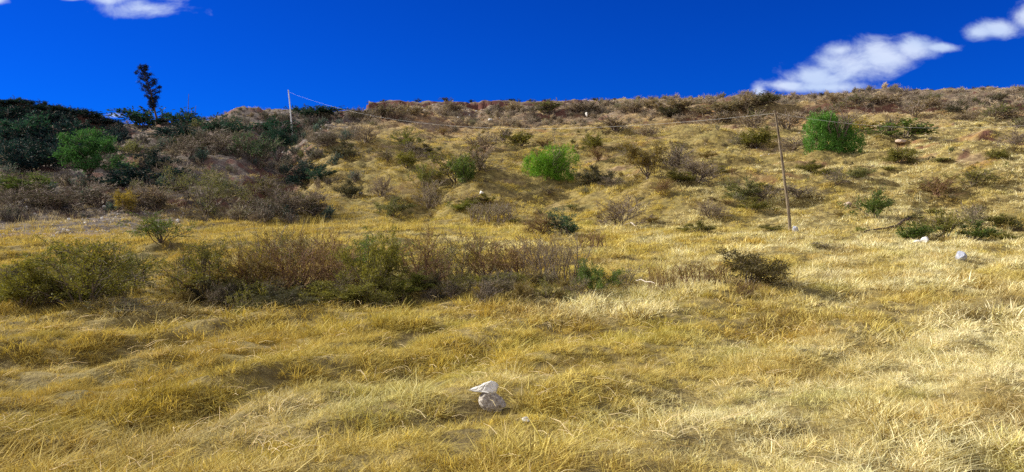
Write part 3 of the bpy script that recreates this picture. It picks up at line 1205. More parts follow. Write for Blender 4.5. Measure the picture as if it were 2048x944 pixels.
broad_tree(400, 442, 150, 105, "wide sparse olive grey tree at the foot of the hill behind the shrub thicket", 'greygreen', 506, 6500, 0.085)

# ---- hand placed shrubs: foot x, foot y, width, height, kind, colour, label
S = [
    # thicket in the field
    (140, 618, 200, 135, 'airy', 'olive', "big airy olive bush with fanning stems at the near edge of the field thicket"),
    (35, 622, 110, 92, 'leafy', 'olive', "dense olive bush cut by the frame beside the big fan-stemmed bush"),
    (250, 584, 120, 88, 'airy', 'greygreen', "paler olive bush just behind the big fan-stemmed bush"),
    (105, 560, 110, 72, 'airy', 'ygreen', "yellow green bush rising behind the big fan-stemmed bush"),
    (405, 604, 130, 105, 'airy', 'olive', "olive bush opening the long thicket next to the bare shaded hollow"),
    (490, 606, 130, 118, 'airy', 'brown', "brown green bush with slender stems, second in the long thicket"),
    (580, 606, 130, 118, 'twiggy', 'red', "reddish twiggy bush in the long thicket above dark undergrowth"),
    (545, 560, 120, 95, 'stalks', 'olive', "upright olive stalks standing behind the reddish twiggy bush"),
    (665, 600, 120, 105, 'twiggy', 'brown', "brown twiggy bush midway along the long thicket"),
    (640, 552, 110, 88, 'stalks', 'brown', "tall brown stalks behind the middle of the long thicket"),
    (750, 596, 110, 122, 'leafy', 'olive', "greenest leafy bush at the crest of the long thicket"),
    (735, 552, 100, 82, 'airy', 'green', "green topped bush behind the crest of the long thicket"),
    (838, 588, 120, 110, 'twiggy', 'brown', "brown bush beside the dark round hollow in the thicket"),
    (905, 572, 110, 96, 'stalks', 'olive', "olive upright stalks past the dark round hollow"),
    (970, 568, 100, 100, 'twiggy', 'brown', "loose brown bush with green tips in the long thicket"),
    (1040, 562, 110, 84, 'twiggy', 'red', "reddish brown bare stemmed bush near the end of the thicket"),
    (1105, 572, 120, 98, 'stalks', 'purple', "grey brown mass of upright stalks closing the long thicket"),
    (800, 608, 90, 45, 'leafy', 'ygreen', "low yellow green bush in front of the thicket"),
    (560, 618, 120, 45, 'leafy', 'dark', "low dark bush in the shade before the reddish twigs"),
    (470, 618, 110, 42, 'leafy', 'dark', "low dark bush at the front foot of the second thicket bush"),
    (860, 590, 50, 34, 'leafy', 'dark', "dark low bush standing in for the shaded round hollow of the thicket"),  # near-black leaves take the place of a shaded gap
    (680, 612, 110, 42, 'leafy', 'olive', "low olive bush hugging the front of the thicket middle"),
    (1192, 594, 88, 66, 'leafy', 'green', "fresh green bush with visible stems just past the thicket end"),
    (1012, 582, 90, 34, 'leafy', 'olive', "low olive bush in front of the reddish bare stems"),
    (1250, 576, 75, 42, 'twiggy', 'olive', "thin faded bush between the fresh green bush and the dry weeds"),
    (1325, 582, 50, 56, 'stalks', 'brown', "narrow clump of brown stalks standing alone in the field"),
    (1415, 568, 110, 48, 'stalks', 'brown', "low spread of dry brown weeds beside the round dark bush"),
    (1508, 576, 90, 68, 'leafy', 'brownd', "round dark bush in the open field casting a long shadow"),
    (1490, 596, 50, 34, 'twiggy', 'brown', "small brown twigs at the foot of the round dark bush"),
    (230, 634, 130, 24, 'twiggy', 'greygreen', "low grey green weeds at the front of the bare hollow"),
    # field weeds
    (1650, 500, 60, 16, 'twiggy', 'olive', "low faded weeds in the pale grass below the utility pole"),
    (1185, 496, 50, 30, 'stalks', 'brown', "small stalky clump beyond the end of the thicket"),
    (1080, 470, 60, 42, 'twiggy', 'brown', "brown twiggy bush beside the blue green bush at the slope foot"),
    # foot of the hill
    (1130, 474, 54, 52, 'leafy', 'blugreen', "blue green bush at the foot of the slope behind the thicket"),
    (1240, 456, 66, 58, 'twiggy', 'purple', "grey brown twiggy bush next to pale dead wood"),
    (1405, 468, 62, 22, 'leafy', 'olive', "low olive bush in a line where field meets slope"),
    (1425, 442, 50, 36, 'twiggy', 'purple', "grey brown bush above the low olive bush at the field edge"),
    (1485, 404, 56, 48, 'leafy', 'greygreen', "olive bush nearest the utility pole, taller of the clustered pair"),
    (1528, 404, 58, 32, 'twiggy', 'dark', "dark grey bush touching the olive bush by the utility pole"),
    (1508, 428, 60, 28, 'leafy', 'olive', "green low bush just below the clustered pair by the pole"),
    (1603, 412, 70, 24, 'twiggy', 'dark', "flat dark grey bush immediately behind the utility pole"),
    (1550, 462, 40, 12, 'leafy', 'olive', "tiny olive tuft bush by the foot of the utility pole"),
    (1757, 440, 64, 52, 'leafy', 'green', "green bush above the fallen dark branch"),
    (1722, 466, 18, 12, 'leafy', 'ygreen', "tiny yellow green bush at the end of the fallen dark branch"),
    (1838, 482, 66, 36, 'leafy', 'green', "rounded green bush behind the two white stones"),
    (1898, 480, 64, 56, 'airy', 'olive', "loose olive brown bush in the row behind the blue grey boulder"),
    (1953, 452, 46, 40, 'twiggy', 'greygreen', "grey green bush rising at the back of the row near the blue boulder"),
    (1960, 482, 72, 38, 'leafy', 'green', "dense green bush in the row directly above the blue grey boulder"),
    (2014, 458, 48, 26, 'leafy', 'olive', "small olive bush behind the end of the bush row"),
    (2016, 482, 40, 20, 'leafy', 'olive', "low olive bush in front at the end of the bush row"),
    (2046, 462, 34, 24, 'airy', 'greygreen', "pale bush cut by the frame at the end of the bush row"),
    (310, 494, 92, 58, 'airy', 'green', "green vase shaped bush with bare stems by the rubble strip"),
    (242, 432, 46, 40, 'leafy', 'yellow', "yellowish bush by the foot of the slope above the rubble strip"),
    (30, 392, 80, 34, 'leafy', 'green', "low green bush below the darkest shade of the spur"),
    (785, 436, 62, 38, 'leafy', 'greygreen', "rounded grey green bush at the mouth of the small ravine"),
    (858, 424, 60, 54, 'twiggy', 'grey', "grey twiggy bush in the small ravine"),
    (845, 380, 40, 46, 'airy', 'ygreen', "light green sparse bush over the small ravine"),
    (762, 400, 40, 42, 'twiggy', 'purple', "grey bush beside straw coloured tall grass"),
    (700, 396, 50, 40, 'leafy', 'dark', "dark bush low in the big ravine"),
    (985, 448, 90, 36, 'stalks', 'grey', "grey stalky clump at the slope foot under the straw topped shrub"),
    (940, 412, 52, 22, 'twiggy', 'straw', "bleached straw topped shrub below a white stone"),
    (925, 424, 40, 24, 'leafy', 'ygreen', "low green bush under the bleached straw topped shrub"),
    (968, 416, 36, 16, 'leafy', 'olive', "flat olive bush beside the bleached straw topped shrub"),
    # middle slope
    (912, 372, 84, 74, 'airy', 'olive', "large olive bush on the middle slope above the ravine"),
    (928, 368, 46, 56, 'leafy', 'green', "brighter green bush in front of the large olive one"),
    (958, 348, 50, 46, 'twiggy', 'purple', "grey bush behind the brighter green bush"),
    (812, 302, 50, 40, 'airy', 'ygreen', "light green bush high on the gold slope"),
    (822, 322, 46, 34, 'twiggy', 'dark', "dark grey bush beneath the light green bush"),
    (812, 344, 46, 32, 'leafy', 'olive', "olive bush lowest of the stack under the light green bush"),
    (775, 328, 40, 26, 'twiggy', 'olive', "faded bush beside the stack under the light green bush"),
    (850, 308, 44, 20, 'leafy', 'dark', "small dark bush between the light green and the large olive bush"),
    (690, 326, 54, 38, 'leafy', 'dark', "very dark round bush on the lip of the big ravine"),
    (728, 292, 44, 36, 'twiggy', 'purple', "grey bush uphill of the very dark round bush"),
    (965, 300, 56, 38, 'twiggy', 'purple', "grey bush leaning downhill on the gold slope under the wire"),
    (1006, 286, 40, 28, 'twiggy', 'dark', "dark bush next to the downhill leaning grey bush"),
    (886, 272, 24, 20, 'twiggy', 'brown', "small brown bush alone just under the wire"),
    (1042, 296, 42, 26, 'leafy', 'olive', "olive bush above the bright weeping tree"),
    (1090, 300, 40, 18, 'twiggy', 'brown', "flat brown bush touching the top of the bright weeping tree"),
    (1192, 374, 60, 44, 'leafy', 'dark', "nearly black dead bush right beside the bright weeping tree"),
    (1228, 374, 50, 20, 'twiggy', 'dark', "low black twigs trailing from the nearly black dead bush"),
    (1188, 300, 46, 32, 'leafy', 'olive', "dark olive bush upslope of the nearly black dead bush"),
    (1198, 324, 36, 26, 'twiggy', 'brown', "brown bush between the dark olive and the nearly black bush"),
    (1352, 334, 66, 50, 'twiggy', 'dark', "dark grey bush leaning against the small brown tree"),
    (1262, 320, 50, 30, 'twiggy', 'olive', "faint olive bush uphill of the small brown tree"),
    (1398, 368, 80, 46, 'twiggy', 'purple', "wide grey brown bush downhill of the dark grey bush"),
    (1365, 366, 44, 28, 'leafy', 'olive', "olive bush in front of the wide grey brown bush"),
    (1328, 390, 44, 28, 'twiggy', 'brown', "brown bush just below the small brown tree"),
    (1450, 350, 60, 16, 'leafy', 'olive', "low olive bush strip beyond the wide grey brown bush"),
    (1518, 298, 70, 36, 'leafy', 'olive', "olive bush uphill and before the utility pole"),
    (1482, 292, 36, 22, 'twiggy', 'greygreen', "pale green small bush next to the olive bush before the pole"),
    (1625, 350, 52, 26, 'leafy', 'olive', "olive bush below the large pepper tree"),
    (1677, 376, 40, 34, 'twiggy', 'greygreen', "round grey green bush below the large pepper tree, lower one"),
    (1722, 356, 40, 26, 'leafy', 'greygreen', "grey green bush downhill of the pepper tree shadow"),
    (1782, 352, 26, 12, 'leafy', 'olive', "tiny olive bush on open grass under the pepper tree shadow"),
    (1782, 272, 32, 34, 'twiggy', 'dark', "dark grey bush beside the large pepper tree"),
    (1820, 284, 70, 38, 'leafy', 'green', "green bush one step from the large pepper tree"),
    (1804, 326, 56, 32, 'leafy', 'olive', "olive bush at the tip of the pepper tree shadow"),
    (1884, 398, 80, 38, 'twiggy', 'brown', "brown bush spreading on the bright grass slope"),
    (1862, 376, 50, 22, 'airy', 'greygreen', "thin grey green bush above the spreading brown bush"),
    (1960, 378, 80, 38, 'airy', 'olive', "thin olive bush level with the spreading brown bush"),
    (2004, 316, 42, 20, 'leafy', 'olive', "small olive bush on the bright slope high at the side"),
    (2036, 302, 50, 32, 'twiggy', 'purple', "grey bush under the grey scrub belt by the frame edge"),
    (1600, 300, 70, 34, 'twiggy', 'purple', "grey brown bush between the pole and the large pepper tree"),
    (1720, 266, 60, 34, 'leafy', 'yellow', "yellow brown bush behind the large pepper tree"),
    (1235, 272, 80, 28, 'twiggy', 'purple', "wide grey bush with the wire crossing in front of it"),
    (1297, 272, 44, 26, 'twiggy', 'purple', "grey bush next to the wide one crossed by the wire"),
    (1435, 250, 60, 26, 'twiggy', 'purple', "grey bush on a red earth bank under the wire"),
    (1510, 258, 60, 36, 'twiggy', 'purple', "grey bush touching the top of the utility pole"),
    (1580, 262, 64, 36, 'twiggy', 'purple', "grey bush just past the top of the utility pole"),
    # left slope
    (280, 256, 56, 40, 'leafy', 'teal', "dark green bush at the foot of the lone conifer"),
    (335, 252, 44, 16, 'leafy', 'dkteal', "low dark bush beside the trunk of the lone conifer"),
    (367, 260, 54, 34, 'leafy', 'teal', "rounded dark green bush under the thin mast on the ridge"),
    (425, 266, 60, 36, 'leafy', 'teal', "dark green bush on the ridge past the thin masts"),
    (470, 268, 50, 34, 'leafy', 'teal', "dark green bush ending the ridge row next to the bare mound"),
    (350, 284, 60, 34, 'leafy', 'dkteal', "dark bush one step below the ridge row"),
    (545, 272, 56, 34, 'leafy', 'teal', "dark green bush beside the foot of the white pole"),
    (495, 328, 90, 58, 'airy', 'blugreen', "green grey bush spreading beside the dark tree below the white pole"),
    (430, 310, 80, 44, 'twiggy', 'dark', "dark scrubby bush uphill of the green grey spreading bush"),
    (370, 318, 70, 38, 'twiggy', 'dark', "dark scrubby bush midway up the left flank"),
    (290, 352, 80, 44, 'leafy', 'dkteal', "black green bush above the soft green tree's lower side"),
    (250, 384, 120, 50, 'leafy', 'dkteal', "black green thicket bush at the base of the soft green tree"),
    (330, 372, 80, 44, 'twiggy', 'dark', "dark brush between the soft green tree and the sparse wide tree"),
    (90, 425, 130, 44, 'twiggy', 'dark', "dark brush along the top of the rubble strip"),
    (185, 420, 110, 44, 'twiggy', 'dark', "dark brush behind the rubble strip near the yellowish bush"),
    (15, 418, 70, 40, 'twiggy', 'dark', "dark brush cut by the frame above the rubble strip"),
    (300, 424, 90, 42, 'twiggy', 'purple', "grey brush beside the yellowish bush"),
    (475, 436, 90, 50, 'twiggy', 'dark', "dark brush beside the wide sparse tree"),
    (560, 438, 110, 56, 'twiggy', 'dark', "dark brush at the foot of the big ravine"),
    (620, 428, 60, 46, 'twiggy', 'purple', "grey brush in the mouth of the big ravine"),
    (600, 385, 60, 44, 'leafy', 'dkteal', "black green bush down inside the big ravine"),
    (640, 372, 50, 34, 'leafy', 'teal', "green bush inside the big ravine"),
    (520, 392, 70, 36, 'twiggy', 'olive', "olive brush below the green grey spreading bush"),
    (650, 300, 50, 30, 'twiggy', 'dark', "dark bush among loose stones under the white pole"),
    (610, 238, 56, 26, 'leafy', 'teal', "dark bush on the skyline next to the white pole"),
    (645, 240, 44, 20, 'leafy', 'teal', "low dark bush on the skyline after the white pole"),
    (718, 232, 40, 20, 'twiggy', 'dark', "dark bush at the end of the red earth step"),
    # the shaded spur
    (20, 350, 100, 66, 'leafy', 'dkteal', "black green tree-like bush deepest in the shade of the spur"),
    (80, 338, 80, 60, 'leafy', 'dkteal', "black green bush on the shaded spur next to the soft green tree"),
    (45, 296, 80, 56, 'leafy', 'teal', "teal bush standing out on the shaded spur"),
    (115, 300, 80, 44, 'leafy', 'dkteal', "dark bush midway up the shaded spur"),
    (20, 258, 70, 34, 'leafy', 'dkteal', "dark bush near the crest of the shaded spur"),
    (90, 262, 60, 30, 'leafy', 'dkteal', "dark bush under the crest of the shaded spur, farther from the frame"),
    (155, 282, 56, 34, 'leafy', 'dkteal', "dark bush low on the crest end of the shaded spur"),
]
for row in S:
    shrub(*row)

# bushes along the crest of the spur
r = random.Random(3)
for k in range(14):
    px = -10 + k * 16.5 + r.uniform(-4, 4)
    x = (px - 1024) / FPX * 101.5
    y = 102.5
    z = float(H(np.array([x]), np.array([y]))[0])
    shrub(px, 0, r.uniform(24, 44), r.uniform(9, 15), 'leafy', 'dkteal', "low dark bush lining the shaded spur crest", group="dark bushes along the spur crest", at=(x, y, z))

ZONES = [(690, "where the red earth step starts"), (820, "under the red earth step"), (960, "above the leaning grey bush"), (1080, "above the bright weeping tree"),
         (1220, "above the small brown tree"), (1380, "between brown tree and utility pole"), (1510, "around the top of the utility pole"),
         (1610, "behind the large pepper tree"), (1760, "just past the large pepper tree"), (1860, "near the highest white stone"), (1970, "at the frame edge")]
KW = {'twiggy': 'twiggy', 'leafy': 'bushy'}
CW = {'purple': 'grey brown', 'grey': 'pale grey', 'dark': 'dark', 'greygreen': 'grey green'}
used = 0
for k in range(2000):
    if used >= 62:
        break
    px = r.uniform(690, 2060)
    lo = np.interp(px, [680, 900, 1200, 1500, 1800, 2060], [250, 235, 232, 250, 262, 275])
    hi = np.interp(px, [680, 730, 1000, 1400, 1700, 1960, 2060], [242, 232, 228, 216, 208, 200, 208])
    py = hi + (lo - hi) * r.uniform(0, 1) ** 0.9
    gx_, gy_, gz_ = ground_at(px, py)
    if gy_ < 85:
        continue
    w = r.uniform(30, 56)
    rim_ = float(np.interp(px, [p_[0] for p_ in _rim], [p_[1] for p_ in _rim]))
    if py - rim_ < 14:
        continue
    w = min(w, (py - rim_) * 1.5)
    kd, cl = r.choice(['twiggy', 'twiggy', 'leafy']), r.choice(['purple', 'purple', 'grey', 'dark', 'greygreen'])
    zn = [z_ for p_, z_ in ZONES if p_ <= px][-1]
    shrub(px, py, w, w * r.uniform(0.40, 0.62), kd, cl, "%s %s scrub bush %s" % (CW[cl], KW[kd], zn), group="grey shrubs of the belt under the rim", at=(gx_, gy_, gz_))
    used += 1

for k in range(44):
    px = 738 + k * 30.0 + r.uniform(-11, 11)
    dist = float(np.interp((px - 1024) / FPX * 144, RX, RY)) + 1.0
    x = (px - 1024) / FPX * dist
    z = float(H(np.array([x]), np.array([dist]))[0])
    big = 1.0 if k % 5 else 1.5
    zn = [z_ for p_, z_ in ZONES if p_ <= px][-1].replace('under the red earth step', 'on top of the red earth step').replace('under the white stone of', 'close to')
    shrub(px, 0, r.uniform(8, 15) * big, r.uniform(4, 8) * big, 'leafy', r.choice(['dkteal', 'dark', 'dark']), "%s dark bush on the skyline %s" % ("tiny" if big == 1 else "larger", zn),
          group="dark bushes on the hilltop rim", at=(x, dist, z))

LM = [(1105, 340, "close to the bright weeping tree"), (1298, 340, "close to the small brown tree"), (1190, 400, "downhill of the nearly black dead bush"),
      (1130, 445, "near the blue green bush at the slope foot"), (1240, 430, "near the pale dead wood"), (1400, 340, "near the wide grey brown bush"),
      (1420, 420, "at the slope foot before the pole"), (1500, 400, "near the clustered pair by the pole"), (1510, 300, "uphill of the utility pole"),
      (1620, 400, "just behind the utility pole"), (1640, 340, "below the large pepper tree"), (1760, 400, "near the fallen dark branch"),
      (1790, 320, "near the tip of the pepper tree shadow"), (1880, 380, "near the spreading brown bush"), (1960, 350, "near the thin olive bush"),
      (1900, 440, "uphill of the bush row"), (2010, 300, "high on the bright slope by the frame"), (2010, 420, "near the end of the bush row")]
for k in range(26):
    px = r.uniform(1000, 2040)
    py = r.uniform(290, 452)
    gx_, gy_, gz_ = ground_at(px, py)
    w = r.uniform(16, 32)
    shrub(px, py, w, w * r.uniform(0.35, 0.6), r.choice(['twiggy', 'leafy']), r.choice(['olive', 'brown', 'greygreen']),
          "knee high faded bush %s" % min(LM, key=lambda q_: (q_[0] - px) ** 2 + ((q_[1] - py) * 1.5) ** 2)[2], group="small faded bushes over the gold slope", at=(gx_, gy_, gz_))

# ---- the uncountable low scrub between the shrubs
m_scrubleaf = leaf_material("scrub_foliage", instanced=True, transl=0.3)
scrub_col = bpy.data.collections.new("scrub_pieces")
i_ = 0
for kd, lod, var in (('leafy', 0, 0), ('leafy', 0, 1), ('leafy', 0, 2), ('twiggy', 0, 0), ('twiggy', 0, 1), ('twiggy', 0, 2), ('leafy', 1, 0), ('airy', 1, 1), ('twiggy', 1, 2)):
    V, F, LV, LF = shrub_arrays(kd, 7000 + i_, lod)
    me = mesh_np("scrub_piece", np.concatenate([LV, V]), np.concatenate([LF, F + len(LV)]), [m_scrubleaf, m_twig], midx=np.concatenate([np.zeros(len(LF), int), np.ones(len(F), int)]))
    o = bpy.data.objects.new("scrub_piece_%02d" % i_, me)
    scrub_col.objects.link(o)
    i_ += 1
SX = []
r2 = np.random.default_rng(23)


def scrub_zone(n, fx0, fx1, y0, y1, mask, size, cols, ids):
    """random points between two bearings and two distances, kept where mask says"""
    y = np.sqrt(r2.uniform(y0 ** 2, y1 ** 2, n))
    x = r2.uniform(fx0, fx1, n) * y
    yf = np.interp(x, FX, FY)
    yr = np.interp(x, RX, RY)
    t = (y - yf) / (yr - yf)
    k = mask(x, y, t) > r2.uniform(0, 1, n)
    x, y = x[k], y[k]
    m_ = len(x)
    col = np.array([C[c] for c in cols])[r2.integers(0, len(cols), m_)] * r2.uniform(0.8, 1.25, m_)[:, None]
    SX.append((x, y, r2.uniform(size[0], size[1], m_), np.array(ids)[r2.integers(0, len(ids), m_)], col))


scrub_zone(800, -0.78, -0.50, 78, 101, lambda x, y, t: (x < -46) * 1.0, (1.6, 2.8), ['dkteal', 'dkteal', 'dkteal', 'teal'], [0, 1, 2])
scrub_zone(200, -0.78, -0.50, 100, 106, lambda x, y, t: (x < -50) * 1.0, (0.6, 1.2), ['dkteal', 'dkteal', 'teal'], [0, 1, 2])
scrub_zone(2400, -0.70, -0.20, 52, 126, lambda x, y, t: (t > 0.0) * (t < 0.88) * (x < -12) * (1 - (x < -44) * (y > 78)) * sst(fbm(x / 5, y / 4, 131, 3), -0.12, 0.28), (0.6, 1.9), ['dusk2', 'dusk2', 'tealgrey', 'dusk', 'tealgrey', 'greygreen', 'dark', 'dusk2', 'purple'], [0, 1, 3, 4, 5])  # dusk2 is dusk darkened and cooled to carry the left flank's shade
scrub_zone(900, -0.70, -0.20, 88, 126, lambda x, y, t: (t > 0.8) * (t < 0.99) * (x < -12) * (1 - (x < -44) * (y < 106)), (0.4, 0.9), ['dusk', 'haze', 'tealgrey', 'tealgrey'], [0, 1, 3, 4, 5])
scrub_zone(5200, -0.22, 0.72, 88, 147, lambda x, y, t: sst(t + 0.12 * fbm(x / 8, y / 6, 133, 3), 0.60, 0.76) * (t < (0.86 + 0.11 * (x > 14))) * sst(fbm(x / 5, y / 4, 134, 3), -0.20, 0.30), (0.5, 1.6), ['haze', 'haze', 'pale', 'pale', 'dusk', 'purple', 'greygreen'], [0, 3, 4, 5])
scrub_zone(900, -0.2, 0.72, 52, 110, lambda x, y, t: (t > 0.02) * (t < 0.6) * sst(fbm(x / 5, y / 4, 135, 3), 0.0, 0.3), (0.35, 0.9), ['olive', 'brown', 'greygreen'], [0, 3, 4])
scrub_zone(105, -0.43, 0.09, 15.5, 20.5, lambda x, y, t: 1.0 + 0 * x, (0.35, 0.8), ['dark', 'olive', 'olive', 'brown'], [6, 7, 8])
scrub_zone(50, -0.68, -0.52, 15.0, 19.5, lambda x, y, t: 1.0 + 0 * x, (0.35, 0.8), ['dark', 'olive', 'olive', 'ygreen'], [6, 7, 8])
sx = np.concatenate([q[0] for q in SX])
sy = np.concatenate([q[1] for q in SX])
ss = np.concatenate([q[2] for q in SX])
si = np.concatenate([q[3] for q in SX])
sc_ = np.concatenate([q[4] for q in SX])
n = len(sx)
srot = np.stack([r2.normal(0, .06, n), r2.normal(0, .06, n), r2.uniform(0, 6.28, n)], 1)
scr = scatter("scrub", sx, sy, H(sx, sy) - 0.04 * ss, srot, ss * 0.8, si, sc_, scrub_col)
tag(scr, "low dusky scrub filling the ground between the shrubs of the hill and thicket", "scrub", kind='stuff')
print("scrub", n)


# ------------------------------------------------------------------ poles and wires
def pole(name, base, top, r0, r1, mat, label, cat, wob=0.02, sides=10):
    r = np.random.default_rng(int(abs(base[0] * 10)) + 3)
    V, F = [], []
    n = 14
    pts, rads = [], []
    b_, t_ = np.array(base, float), np.array(top, float)
    for i in range(n + 1):
        f = i / n
        p = (t_ - b_) * f + np.array([r.normal() * wob * 0.4, r.normal() * wob * 0.4, 0]) + np.array([math.sin(f * 3.1) * wob * 3, 0, 0])
        pts.append(p)
        rads.append(r0 + (r1 - r0) * f)
    tube_pts(V, F, pts, rads, sides)
    root = link(name, None)
    root.location = base
    link("shaft", mesh_np("shaft", V, F, [mat], smooth=True), root)
    # top cap and insulator
    V, F = [], []
    e = pts[-1]
    tube_pts(V, F, [e, e + np.array([0, 0, 0.03])], [r1, r1 * 0.3], sides)
    link("cap", mesh_np("cap", V, F, [mat]), root)
    tag(root, label, cat)
    return root, pts


m_pole, N = new_mat("weathered_pole")
out = N.n('ShaderNodeOutputMaterial')
b = principled(N, 0.85, 0.2)
N.l(b.outputs[0], out.inputs[0])
tcn = N.n('ShaderNodeTexCoord')
mp = N.n('ShaderNodeMapping')
mp.inputs['Scale'].default_value = (14, 14, 0.8)
N.l(tcn.outputs['Object'], mp.inputs[0])
nn = N.noise(mp.outputs[0], 1.5, 6, 0.7)
N.l(N.mix(N.sstep(nn, 0.35, 0.68), (0.065, 0.045, 0.03), (0.36, 0.29, 0.20)), b.inputs['Base Color'])
m_white = simple_mat("pale_painted_pole", (0.55, 0.55, 0.56), (0.82, 0.81, 0.80), 3)
m_metal = simple_mat("aluminium_wire", (0.40, 0.39, 0.38), (0.55, 0.54, 0.52), 3, rough=0.5, spec=0.5)
m_ins = simple_mat("glazed_insulator", (0.30, 0.18, 0.12), (0.45, 0.30, 0.22), 10, rough=0.3, spec=0.5)


def ray_pt(px, py, y):
    cx = (px - 1024) / FPX
    cy = (472 - py) / FPX
    dy = math.cos(PITCH) + cy * math.sin(PITCH)
    dz = -math.sin(PITCH) + cy * math.cos(PITCH)
    return np.array([cx / dy * y, y, CAM_Z + dz / dy * y])


bx, by, bz = ground_at(1582, 464)
tp = ray_pt(1549.5, 221, by + 0.3)
pl, pts_u = pole("utility_pole", (bx, by, bz - 0.2), tuple(tp), 0.098, 0.06, m_pole,
                 "tall leaning wooden utility pole standing where the field meets the slope", "utility pole", 0.02)
# insulator on a pin
V, F = [], []
e = np.array(pts_u[-1]) + np.array([0.10, -0.02, -0.28])
tube_pts(V, F, [e + np.array([-0.08, 0.02, 0]), e, e + np.array([0, 0, 0.06]), e + np.array([0, 0, 0.16])], [0.015, 0.02, 0.055, 0.03], 8)
link("insulator", mesh_np("insulator", V, F, [m_ins]), pl)
att_u = np.array(pl.location) + e + np.array([0, 0, 0.12])

wx_, wy_, wz_ = ground_at(585, 272)
tpw = ray_pt(576.5, 180, wy_ + 0.4)
pw, pts_w = pole("white_pole", (wx_, wy_, wz_ - 0.3), tuple(tpw), 0.105, 0.07, m_white, "thin white pole with a slight lean on the flank, its top against the sky", "utility pole", 0.015)
att_w = np.array(pw.location) + np.array(pts_w[-1]) + np.array([0, 0, -0.25])
V, F = [], []
e = np.array(pts_w[-1]) + np.array([0.0, -0.12, -0.3])
tube_pts(V, F, [e + np.array([0, 0.1, 0]), e, e + np.array([0, 0, 0.1])], [0.02, 0.04, 0.03], 8)
link("insulator", mesh_np("insulator", V, F, [m_ins]), pw)


def wire(p, q, sag, label, rad):
    n = 60
    pts = []
    for i in range(n + 1):
        f = i / n
        w_ = p + (q - p) * f
        w_ = w_ + np.array([0, 0, -4 * sag * f * (1 - f)])
        pts.append(w_ - p)
    V, F = [], []
    tube_pts(V, F, pts, [rad * (1.0)] * (n + 1), 5)
    o = link("overhead_wire", mesh_np("overhead_wire", V, F, [m_metal], smooth=True))
    o.location = tuple(p)
    tag(o, label, "wire")
    return o


wire(att_w, att_u, 2.6, "pale overhead wire sagging from the white pole to the leaning utility pole", 0.006)
far = ray_pt(2420, 205, 34.0)
wire(att_u, far, 1.0, "pale overhead wire running from the leaning utility pole out past the large pepper tree", 0.0045)

for (px, top, lab) in ((378, 188, "taller thin dark mast rising from bushes on the ridge by the lone conifer"), (392, 212, "shorter thin dark mast on the ridge behind the rounded dark bush")):
    y = 114.0
    x = (px - 1024) / FPX * y
    z = float(H(np.array([x]), np.array([y]))[0])
    tpp = ray_pt(px - 0.5, top, y)
    pole("mast", (x, y, z - 0.2), (float(tpp[0]), y, float(tpp[2])), 0.045, 0.03, m_darkwood, lab, "mast", 0.01, 6)


# ------------------------------------------------------------------ stones, sticks
def hull_stone(name, pts, mat, smooth_rough=0.012, seed=1, sub=2):
    import bmesh
    bm = bmesh.new()
    for p in pts:
        bm.verts.new(p)
    res = bmesh.ops.convex_hull(bm, input=bm.verts)
    junk = [g for g in res.get('geom_interior', []) if isinstance(g, bmesh.types.BMVert)]
    if junk:
        bmesh.ops.delete(bm, geom=junk, context='VERTS')
    bmesh.ops.bevel(bm, geom=bm.edges[:], offset=0.008, segments=1, affect='EDGES')
    bmesh.ops.triangulate(bm, faces=bm.faces[:])
    bmesh.ops.subdivide_edges(bm, edges=bm.edges[:], cuts=sub, use_grid_fill=True)
    rr = random.Random(seed)
    for v in bm.verts:
        v.co += Vector((rr.gauss(0, 1), rr.gauss(0, 1), rr.gauss(0, 1))) * smooth_rough * 0.35
    me = bpy.data.meshes.new(name)
    bm.to_mesh(me)
    bm.free()
    me.materials.append(mat)
    return me


fx, fy, fz = ground_at(985, 822)
up = hull_stone("stone", [(-0.20, -0.02, 0.0), (-0.19, 0.02, 0.02), (-0.09, 0.00, 0.055), (0.0, -0.04, 0.085), (0.035, -0.02, 0.115), (0.085, 0.0, 0.10), (0.12, 0.02, 0.07),
                          (0.09, -0.06, 0.0), (0.0, -0.07, -0.01), (-0.1, -0.05, 0.0), (0.11, 0.10, 0.03), (0.03, 0.15, 0.06), (-0.08, 0.12, 0.02), (0.09, 0.02, -0.05), (-0.06, 0.08, -0.04)],
                m_stone_w, seed=2)
lowr = rock_mesh("stone", 642, m_stone_g, 4, 12, 0.02)
ol = link("stone", lowr)
ol.scale = (0.150, 0.14, 0.125)
ol.location = (fx, fy + 0.03, fz + 0.09)
tag(ol, "rounded grey stone, the lower of two stacked stones in the near grass", "stone", "pair of stones in the near grass")
ou = link("stone", up)
ou.scale = (0.92, 0.92, 0.92)
ou.location = (fx - 0.05, fy + 0.03, fz + 0.205)
ou.rotation_euler = (0, 0, -0.05)
tag(ou, "angular white stone resting on the grey one in the near grass", "stone", "pair of stones in the near grass")

stone(1053, 846, 17, 9, 611, m_stone_w, "small white stone chip just in front of the two stacked stones", sink=0.0)
stone(1592, 467, 15, 15, 612, m_stone_b, "blue white stone right at the foot of the utility pole", sink=0.1)
stone(1852, 488, 16, 13, 613, m_stone_w, "taller of two white stones in front of the rounded green bush", sink=0.1)
stone(1838, 489, 15, 8, 614, m_stone_w, "flatter of two white stones in front of the rounded green bush", sink=0.1)
stone(1923, 522, 24, 17, 615, m_stone_b, "blue grey boulder alone in the pale grass casting a dark shadow", sink=0.1)
stone(963, 390, 9, 7, 616, m_stone_w, "white stone above the bleached straw topped shrub", sink=0.0)
stone(1697, 414, 18, 9, 617, m_stone_t, "flat pinkish stone on the grass slope between the pole and the green bush", sink=0.1)
stone(1806, 290, 24, 9, 618, m_stone_t, "pale tan slab by the tip of the large pepper tree's shadow", sink=0.1)
stone(1173, 234, 5, 9, 619, m_stone_w, "upright white stone on the earth bank above the bright weeping tree", sink=0.0)
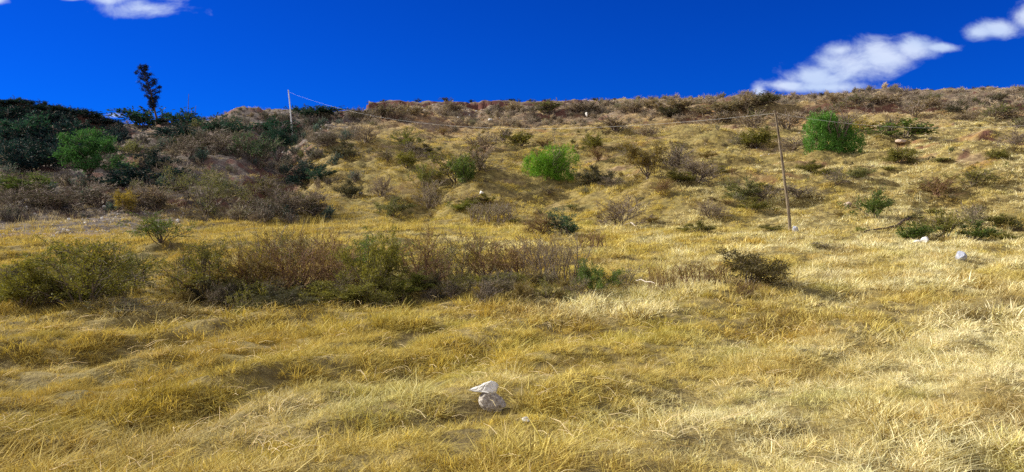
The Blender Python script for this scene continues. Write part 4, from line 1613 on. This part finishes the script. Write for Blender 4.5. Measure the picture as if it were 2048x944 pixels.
stone(1983, 205, 7, 8, 620, m_stone_w, "white stone high in the grey scrub under the hilltop", sink=0.0)
stone(850, 226, 6, 8, 621, m_stone_w, "white stone under the red earth step", sink=0.0)
stone(982, 243, 10, 6, 622, m_stone_w, "flat white stone under the wire on the upper slope", sink=0.0)
stone(720, 392, 9, 6, 623, m_stone_w, "white stone beside the tall straw grass in the big ravine", sink=0.0)
stone(816, 226, 7, 5, 624, m_stone_w, "small pale stone near the beginning of the red earth step", sink=0.0)
stone(442, 366, 9, 6, 625, m_stone_w, "white stone on the brush covered flank above the sparse wide tree", sink=0.0)
stone(137, 442, 8, 5, 626, m_stone_w, "largest white stone in the middle of the rubble strip", sink=0.0)
stone(645, 474, 10, 5, 627, m_stone_w, "white stone in grass behind the long thicket", sink=0.0)


def stick(pts_px, rads, mat, label, name="fallen_branch", cat="branch", lift=0.04):
    P = []
    for (px, py) in pts_px:
        x, y, z = ground_at(px, py)
        P.append(np.array([x, y, z + lift]))
    # resample and follow ground
    Q = []
    for i in range(len(P) - 1):
        for k in range(6):
            f = k / 6
            q = P[i] * (1 - f) + P[i + 1] * f
            Q.append(q)
    Q.append(P[-1])
    o0 = Q[0].copy()
    V, F = [], []
    n = len(Q)
    pts = []
    for q in Q:
        zz = float(H(np.array([q[0]]), np.array([q[1]]))[0]) + lift
        pts.append(np.array([q[0] - o0[0], q[1] - o0[1], max(zz, q[2] - 0.2) - o0[2]]))
    rr = [np.interp(i / (n - 1), np.linspace(0, 1, len(rads)), rads) for i in range(n)]
    tube_pts(V, F, pts, rr, 6)
    o = link(name, mesh_np(name, V, F, [mat]))
    o.location = tuple(o0)
    tag(o, label, cat)
    return o


stick([(1728, 468), (1762, 462), (1795, 455), (1818, 440), (1836, 430)], [0.03, 0.06, 0.09, 0.08, 0.05], m_darkwood,
      "long dark bent branch lying on the grass below the green bush", lift=0.12)
stick([(1247, 453), (1262, 449), (1276, 456)], [0.03, 0.07, 0.02], m_dead, "bleached dead wood lying by the grey brown twiggy bush", lift=0.10)
stick([(1272, 590), (1292, 595), (1310, 600)], [0.010, 0.012, 0.007], m_dead, "thin pale stick lying on a grass swell before the dry weeds", lift=0.36)
# where several of a group still read alike, say which by its order across the view
bpy.context.view_layer.update()
ORD = ["first", "second", "third", "fourth", "fifth", "sixth", "seventh", "eighth", "ninth", "tenth", "eleventh", "twelfth", "thirteenth", "fourteenth"]
by = {}
for o in scene.objects:
    if o.parent is None and 'label' in o and 'group' in o and o['group'] != "pair of stones in the near grass":
        by.setdefault(o['label'], []).append(o)
for lab, os_ in by.items():
    if len(os_) > 1:
        os_.sort(key=lambda o_: o_.location.x / o_.location.y)
        for i, o in enumerate(os_):
            o['label'] = "%s from left: %s" % (ORD[i], lab)
print("objects", len(bpy.data.objects))
